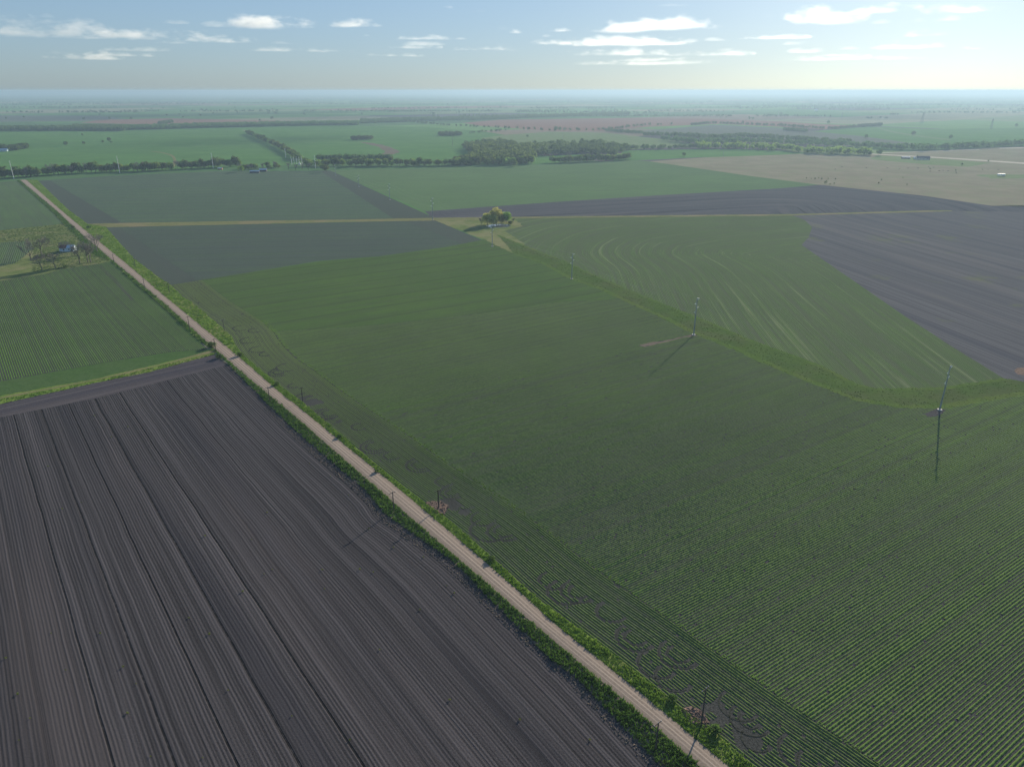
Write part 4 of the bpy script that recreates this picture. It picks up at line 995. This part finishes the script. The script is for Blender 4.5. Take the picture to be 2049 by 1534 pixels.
def wire(name, pts, sag, r, mat, label, group):
    m = MB(); path = []
    for (a, b) in zip(pts[:-1], pts[1:]):
        L = math.dist(a, b)
        for i in range(14): f = i / 14; path.append((a[0] + (b[0] - a[0]) * f, a[1] + (b[1] - a[1]) * f, a[2] + (b[2] - a[2]) * f - sag * 4 * f * (1 - f) * L / 120))
    path.append(pts[-1]); m.tube(path, r, 4); return tag(m.build(name, mat), label, 'cable', group)
ALU = plain('aluminium_cable', (.33, .34, .35), .7, .3, 0, .05); BLK = plain('black_cable', (.04, .04, .045), .6)
cz_, sz_ = math.cos(R(39)), math.sin(R(39))
for i, (s, f, nm) in enumerate([(1, .955, 'topmost'), (-1, .84, 'second from top'), (1, .725, 'third from top'), (-1, .61, 'lowest')]):
    wire('power_cable', [(x + s * 1.9 * cz_, y + s * 1.9 * sz_, h * f + .55) for x, y, h in tl], 2.2, .014, ALU, f'{nm} bright cable strung between the steel power poles', 'cables of the steel pole line')
for pts, side in ((left, 'left'), (right, 'right')):
    wire('power_cable', [(x, y, h + .2) for x, y, h in pts], 1.0, .014, BLK, f'thin dark cable on the pole tops {side} of the road', 'roadside cables')

# ================================================================== SMALL THINGS
# weeds in the ploughed field
WEEDM = plant_mat('lone_weed', (.09, .13, .03), (.17, .20, .045))
def weed_mesh(seed):
    rng = np.random.default_rng(seed); q = crown_arrays(.75, .55, 46, .13, seed, 5, .0); o = npmesh('weed', q, np.arange(len(q)).reshape(-1, 4), WEEDM); d = o.data; bpy.data.objects.remove(o); return d
WM = [weed_mesh(i) for i in range(3)]
Z4 = [(760, 665), (1232, 770), (645, 520), (875, 595), (555, 1110), (425, 1155), (1400, 1340), (330, 865), (1825, 1180), (1720, 1365)]
Z8 = [(1290, 465), (685, 570), (40, 740), (450, 820), (1860, 135), (930, 915), (870, 1115), (130, 1300), (205, 1150), (1030, 1410), (1385, 1420), (1995, 1135), (120, 985), (1660, 285), (840, 800), (350, 570), (1560, 960), (1805, 165), (1430, 575)]
Z6 = [(65, 625), (205, 710), (325, 835), (460, 1060), (625, 1185), (400, 1330), (150, 1335), (490, 1350), (825, 1250), (980, 1440), (1030, 1490), (165, 1460)]
wp = [(x * .2928, 680 + y * .2928) for x, y in Z4] + [(x * .2928, 1100 + y * .2928) for x, y in Z8] + [(600 + x * .2999, 740 + y * .2999) for x, y in Z6]
wp += [(1330, 1530), (1180, 1480), (1040, 1440), (900, 1400), (760, 1300), (700, 1480), (840, 1220)]
for i, (u, v) in enumerate(wp):
    o = bpy.data.objects.new('weed', WM[i % 3]); col.objects.link(o); x, y = G(u, v); o.location = (x, y, .02); o.rotation_euler = (0, 0, i); s = rt.uniform(.3, .6); o.scale = (s, s, s)
    tag(o, 'small yellow-green weed growing alone in the ploughed field', 'weed', 'weeds in the ploughed field')
# bushes on the verges
for u, v, s, lb in [(681, 874, .5, 'small round bush right of the road below the upper bare patch'), (554, 770, .55, 'dark round bush on the right verge near the field corner'), (481, 712, .7, 'bush at the narrow end of the bright bend in the right verge'), (424, 694, 1.0, 'big leafy bush at the road end of the grassy track'),
                    (440, 716, .8, 'dark bush below the track end, left of the road'), (983, 1120, .5, 'low bush on the right verge beyond the middle bare patch'), (755, 944, .45, 'small bush on the right verge above the middle bare patch'), (1345, 1400, .5, 'bright low bush beside the reddish chaff patch'), (1432, 1462, .55, 'bright low bush just below the reddish chaff patch')]:
    t = put_tree('bush', BUSH, G(u, v), s, u, lb, 'bush', None, ('foliage', 'stem'))
# saplings in the pasture
SAP = tree_kind(3.2, 1.2, 120, .25, 88, LEAF, 5, .1)
for x, y in [(60, 310), (105, 315), (140, 320), (172, 310), (200, 320), (260, 315), (325, 320), (235, 360), (275, 368), (315, 360), (745, 328), (720, 358), (942, 306), (980, 370), (1425, 240), (1075, 105), (1480, 192), (1720, 158)]:
    s = rt.uniform(.7, 1.2) * (1.8 if x in (235, 1480, 1720) else 1)
    put_tree('sapling', SAP, G(1600 + x * .2191, 290 + y * .2191), s, x, 'small dark sapling on the tan pasture', 'sapling', 'saplings on the tan pasture')
# cattle on the pasture
HIDE = plain('dark_hide', (.035, .028, .024), .8)
def cow_mesh():
    me = bpy.data.meshes.new('cow'); bm = bmesh.new(); P = {}
    V = [((0, 0, 1.0), .34), ((.6, 0, 1.02), .33), ((-.65, 0, 1.05), .32), ((1.0, 0, 1.05), .22), ((1.35, 0, .85), .16), ((1.65, 0, .6), .10), ((.6, .22, .6), .11), ((.6, .24, .02), .06), ((.6, -.22, .6), .11), ((.6, -.24, .02), .06),
         ((-.65, .22, .62), .13), ((-.75, .24, .3), .08), ((-.7, .24, .02), .06), ((-.65, -.22, .62), .13), ((-.75, -.24, .3), .08), ((-.7, -.24, .02), .06), ((-1.0, 0, 1.05), .06), ((-1.08, 0, .5), .03)]
    Eg = [(0, 1), (0, 2), (1, 3), (3, 4), (4, 5), (1, 6), (6, 7), (1, 8), (8, 9), (2, 10), (10, 11), (11, 12), (2, 13), (13, 14), (14, 15), (2, 16), (16, 17)]
    me.from_pydata([v[0] for v in V], Eg, []); o = bpy.data.objects.new('cow', me); col.objects.link(o)
    o.modifiers.new('skin', 'SKIN'); sv = me.skin_vertices[0].data
    for i, v in enumerate(V): sv[i].radius = (v[1], v[1])
    sv[0].use_root = True
    s = o.modifiers.new('sub', 'SUBSURF'); s.levels = 1; s.render_levels = 1
    dg = bpy.context.evaluated_depsgraph_get(); m2 = bpy.data.meshes.new_from_object(o.evaluated_get(dg)); m2.name = 'cow'; m2.materials.clear(); m2.materials.append(HIDE); bpy.data.objects.remove(o); return m2
COW = cow_mesh()
for i, (x, y) in enumerate([(800, 215), (910, 222), (990, 215), (1078, 215), (1175, 203), (1190, 218), (1225, 210), (1192, 245), (1275, 240), (1310, 237), (1355, 240), (1430, 258), (470, 210), (380, 202), (392, 203), (610, 212), (1670, 228), (1720, 228), (1815, 230), (325, 227), (1195, 221), (1080, 217)]):
    o = bpy.data.objects.new('cow', COW); col.objects.link(o); p = G(1600 + x * .2191, 290 + y * .2191); o.location = (p[0], p[1], 0); o.rotation_euler = (0, 0, rt.uniform(0, 6.28)); tag(o, 'dark cow grazing on the tan pasture', 'cow', 'cattle on the tan pasture')
# clods of straw and broken earth round the roadside poles
rc_ = np.random.default_rng(5)
def clods(px, n, s0, s1, mat, seed):
    poly = wpoly(px); rng = np.random.default_rng(seed); pv = np.array(poly); lo = pv.min(0); hi = pv.max(0); m = MB()
    while n > 0:
        p = rng.random(2) * (hi - lo) + lo
        if not inside([p], poly)[0]: continue
        n -= 1; s = rng.uniform(s0, s1); q = rng.normal(size=(6, 3)) * .25 + np.array([(1, 0, .1), (0, 1, .1), (-1, 0, .1), (0, -1, .1), (0, 0, .75), (0, 0, -.2)]); q = q * s + np.array([p[0], p[1], .04])
        m.add(q, [(0, 1, 4), (1, 2, 4), (2, 3, 4), (3, 0, 4), (1, 0, 5), (2, 1, 5), (3, 2, 5), (0, 3, 5)])
    return tag(m.build('clods', mat), None, None, None, 'stuff')
clods(P_R1, 160, .12, .42, CHAFF, 1); clods(P_R3, 110, .12, .4, CHAFF, 2); clods([(1290, 1440), (1330, 1480), (1345, 1534), (1300, 1520), (1270, 1465)], 60, .1, .35, MARGIN, 4)
clods(VLP[2:] + [(1470, 1700), (1290, 1525), (1225, 1458), (1140, 1368), (985, 1228), (885, 1128), (800, 1070), (755, 1035), (720, 992), (585, 876), (525, 816)], 2600, .06, .24, MARGIN, 5)

# ================================================================== CLOUDS
k = N('cloud'); tc = k.n('ShaderNodeTexCoord'); oi = k.n('ShaderNodeObjectInfo'); P = k.pos()
ox, oy, oz = k.sep(tc.outputs['Object'])
zz = k.math('MULTIPLY', k.math('ADD', oz, .15), 1.15)
r2 = k.math('ADD', k.math('ADD', k.math('MULTIPLY', ox, ox), k.math('MULTIPLY', oy, oy)), k.math('MULTIPLY', zz, zz))
body = k.math('SUBTRACT', 1.0, k.math('SQRT', r2))
px_, py_, pz_ = k.sep(P); n1 = k.noise(k.vec(px_, py_, k.math('MULTIPLY', pz_, 2.2)), 1 / 480., 6, .66); n2 = k.noise(P, 1 / 1700., 2, .5)
dn = k.math('ADD', k.math('MULTIPLY', body, 1.0), k.math('ADD', k.math('MULTIPLY', k.math('SUBTRACT', n1, .5), 3.4), k.math('MULTIPLY', k.math('SUBTRACT', n2, .5), 2.4)))
dn = k.math('MULTIPLY', k.ramp(dn, .25, 1.0), k.ramp(oz, -.42, -.15))
dn = k.math('MULTIPLY', k.math('MULTIPLY', dn, oi.outputs['Alpha']), .0016)
pvc = k.n('ShaderNodeVolumePrincipled'); pvc.inputs['Color'].default_value = (.98, .98, .99, 1); pvc.inputs['Anisotropy'].default_value = .4; k.l(dn, pvc.inputs['Density']); k.l(pvc.outputs[0], k.out.inputs['Volume'])
CLOUD = k.m
def ico(sub):
    bm = bmesh.new(); bmesh.ops.create_icosphere(bm, subdivisions=sub, radius=1); v = np.array([x.co[:] for x in bm.verts]); bm.verts.index_update(); fc = np.array([[a.index for a in q.verts] for q in bm.faces]); bm.free(); return v, fc
IV, IF = ico(3); IV = IV.copy(); IV[:, 2] = np.maximum(IV[:, 2], -.42)
o = npmesh('cloud', IV, IF, CLOUD, n=3); CM = [o.data] * 6; bpy.data.objects.remove(o)
CL = [(520, 37, 190, 30, 1, 'large long cloud with a grey base, left of the top centre'), (700, 44, 110, 15, .95, 'slim white cloud right of the large left one'), (95, 62, 160, 32, .55, 'faint broad cloud at the far left'),
      (330, 70, 210, 20, .7, 'long grey-white cloud low on the left'), (435, 78, 120, 16, .7, None), (345, 89, 60, 8, .5, None), (540, 99, 80, 9, .45, None), (645, 100, 100, 8, .45, None), (900, 7, 46, 12, .9, 'small bright cloud cut by the top edge in the centre'),
      (1040, 57, 50, 13, .9, None), (922, 74, 26, 7, .6, None), (838, 72, 110, 10, .7, None), (830, 90, 90, 10, .6, None), (975, 91, 120, 12, .65, None), (1125, 54, 70, 12, .9, None), (1245, 46, 120, 24, .95, 'left, rounder end of the long bright cloud right of centre'),
      (1350, 40, 220, 24, .95, 'long bright cloud right of the top centre'), (1462, 41, 60, 13, .9, None), (1530, 36, 64, 8, .8, None), (1655, 30, 150, 32, 1, 'bright white heaped cloud at upper right'), (1755, 28, 120, 16, .95, 'white cloud tail right of the heaped upper-right cloud'), (1930, 29, 110, 20, .9, 'glowing white cloud near the top right corner'),
      (1110, 80, 100, 11, .6, None), (1235, 78, 240, 16, .7, 'long thin cloud low in the centre right'), (1380, 81, 60, 8, .6, None), (1430, 79, 40, 8, .6, None), (1545, 77, 115, 8, .7, None), (1762, 54, 30, 8, .6, None), (1825, 76, 70, 12, .6, None), (1240, 100, 200, 14, .4, None),
      (1400, 104, 170, 12, .4, None), (1615, 104, 60, 8, .4, None), (1700, 98, 30, 10, .5, None), (1760, 103, 30, 7, .4, None), (1800, 100, 50, 7, .45, None), (1852, 102, 40, 6, .4, None), (1950, 104, 60, 8, .35, None), (1070, 22, 20, 8, .6, None), (1112, 26, 14, 6, .5, None), (621, 67, 14, 6, .6, None), (732, 69, 20, 7, .6, None),
      (250, 103, 130, 9, .3, None), (120, 112, 60, 8, .25, None), (1700, 118, 220, 9, .25, None), (1300, 122, 260, 10, .22, None), (780, 108, 120, 7, .3, None), (40, 2, 100, 8, .4, None), (960, 20, 60, 5, .25, None), (1340, 12, 60, 5, .25, None)]
rcg = random.Random(4)
for i_ in range(38):
    v_ = rcg.uniform(48, 122); CL.append((rcg.uniform(10, 2040), v_, rcg.uniform(30, 120) * (1 if v_ > 80 else .5), rcg.uniform(5, 10), rcg.uniform(.3, .6), None))
for i, (u, v, cw, ch, al, lb) in enumerate(CL):
    el = math.atan((CY - (v + ch / 2)) / F) - PITCH; a = (u - CX) / F
    hb = 1300.0; D = (hb - H) / math.tan(max(el, .012)); d3 = Vector((a, CP + (CY - v) / F * SP, 0)); hd = d3.normalized()
    s_ = D / F * math.cos(math.atan(a)) ; L = cw * D / F; hh = ch * D / F
    o = bpy.data.objects.new('cloud', CM[rcg.randrange(6)]); col.objects.link(o); o.location = (hd.x * D, hd.y * D, hb); o.rotation_euler = (0, 0, -math.atan2(hd.x, hd.y) + rcg.uniform(-.08, .08) + (math.pi if rcg.random() < .5 else 0))
    o.scale = (L / 2 * 1.15, L / 2 * .5, hh / 1.15); o.color = (1, 1, 1, al ** 1.35)  # haze fading the low clouds is put into their density through alpha
    tag(o, lb or 'small thin pale cloud low over the horizon', 'cloud', None if lb else 'small thin clouds over the horizon')
# fair-weather clouds overhead, above the picture, that shade two far fields
for (u, v), (lx, ly), lb in [((265, 289), (1050, 190), 'cloud above the picture that shades the far left green field'), ((520, 281), (420, 130), 'small cloud above the picture that shades the field by the diagonal hedgerow'), ((720, 232), (2600, 500), 'long cloud above the picture that shades the far fields left of centre'), ((1750, 235), (1600, 260), 'cloud above the picture that shades the far fields at right'), ((120, 232), (2200, 200), 'cloud above the picture that shades the far left fields')]:
    x, y = G(u, v); hb = 1300.0; t = hb / SUNV.z; o = bpy.data.objects.new('cloud', CM[5]); col.objects.link(o); o.location = (x + SUNV.x * t, y + SUNV.y * t, hb); o.rotation_euler = (0, 0, .12); o.scale = (lx / 1.8, ly * 1.1, 260); o.color = (1, 1, 1, 1.3); tag(o, lb, 'cloud')

# ------------------------------------------------------------------ the air
k = N('haze_air'); pv_ = k.n('ShaderNodeVolumePrincipled'); k.l(pv_.outputs[0], k.out.inputs['Volume'])
pv_.inputs['Color'].default_value = (.31, .44, .58, 1); pv_.inputs['Density'].default_value = 1.35e-4; pv_.inputs['Anisotropy'].default_value = .3
hz = MB().box(-81000, 81000, -9000, 81000, -1.2, 126).build('haze', k.m); tag(hz, kind='stuff')
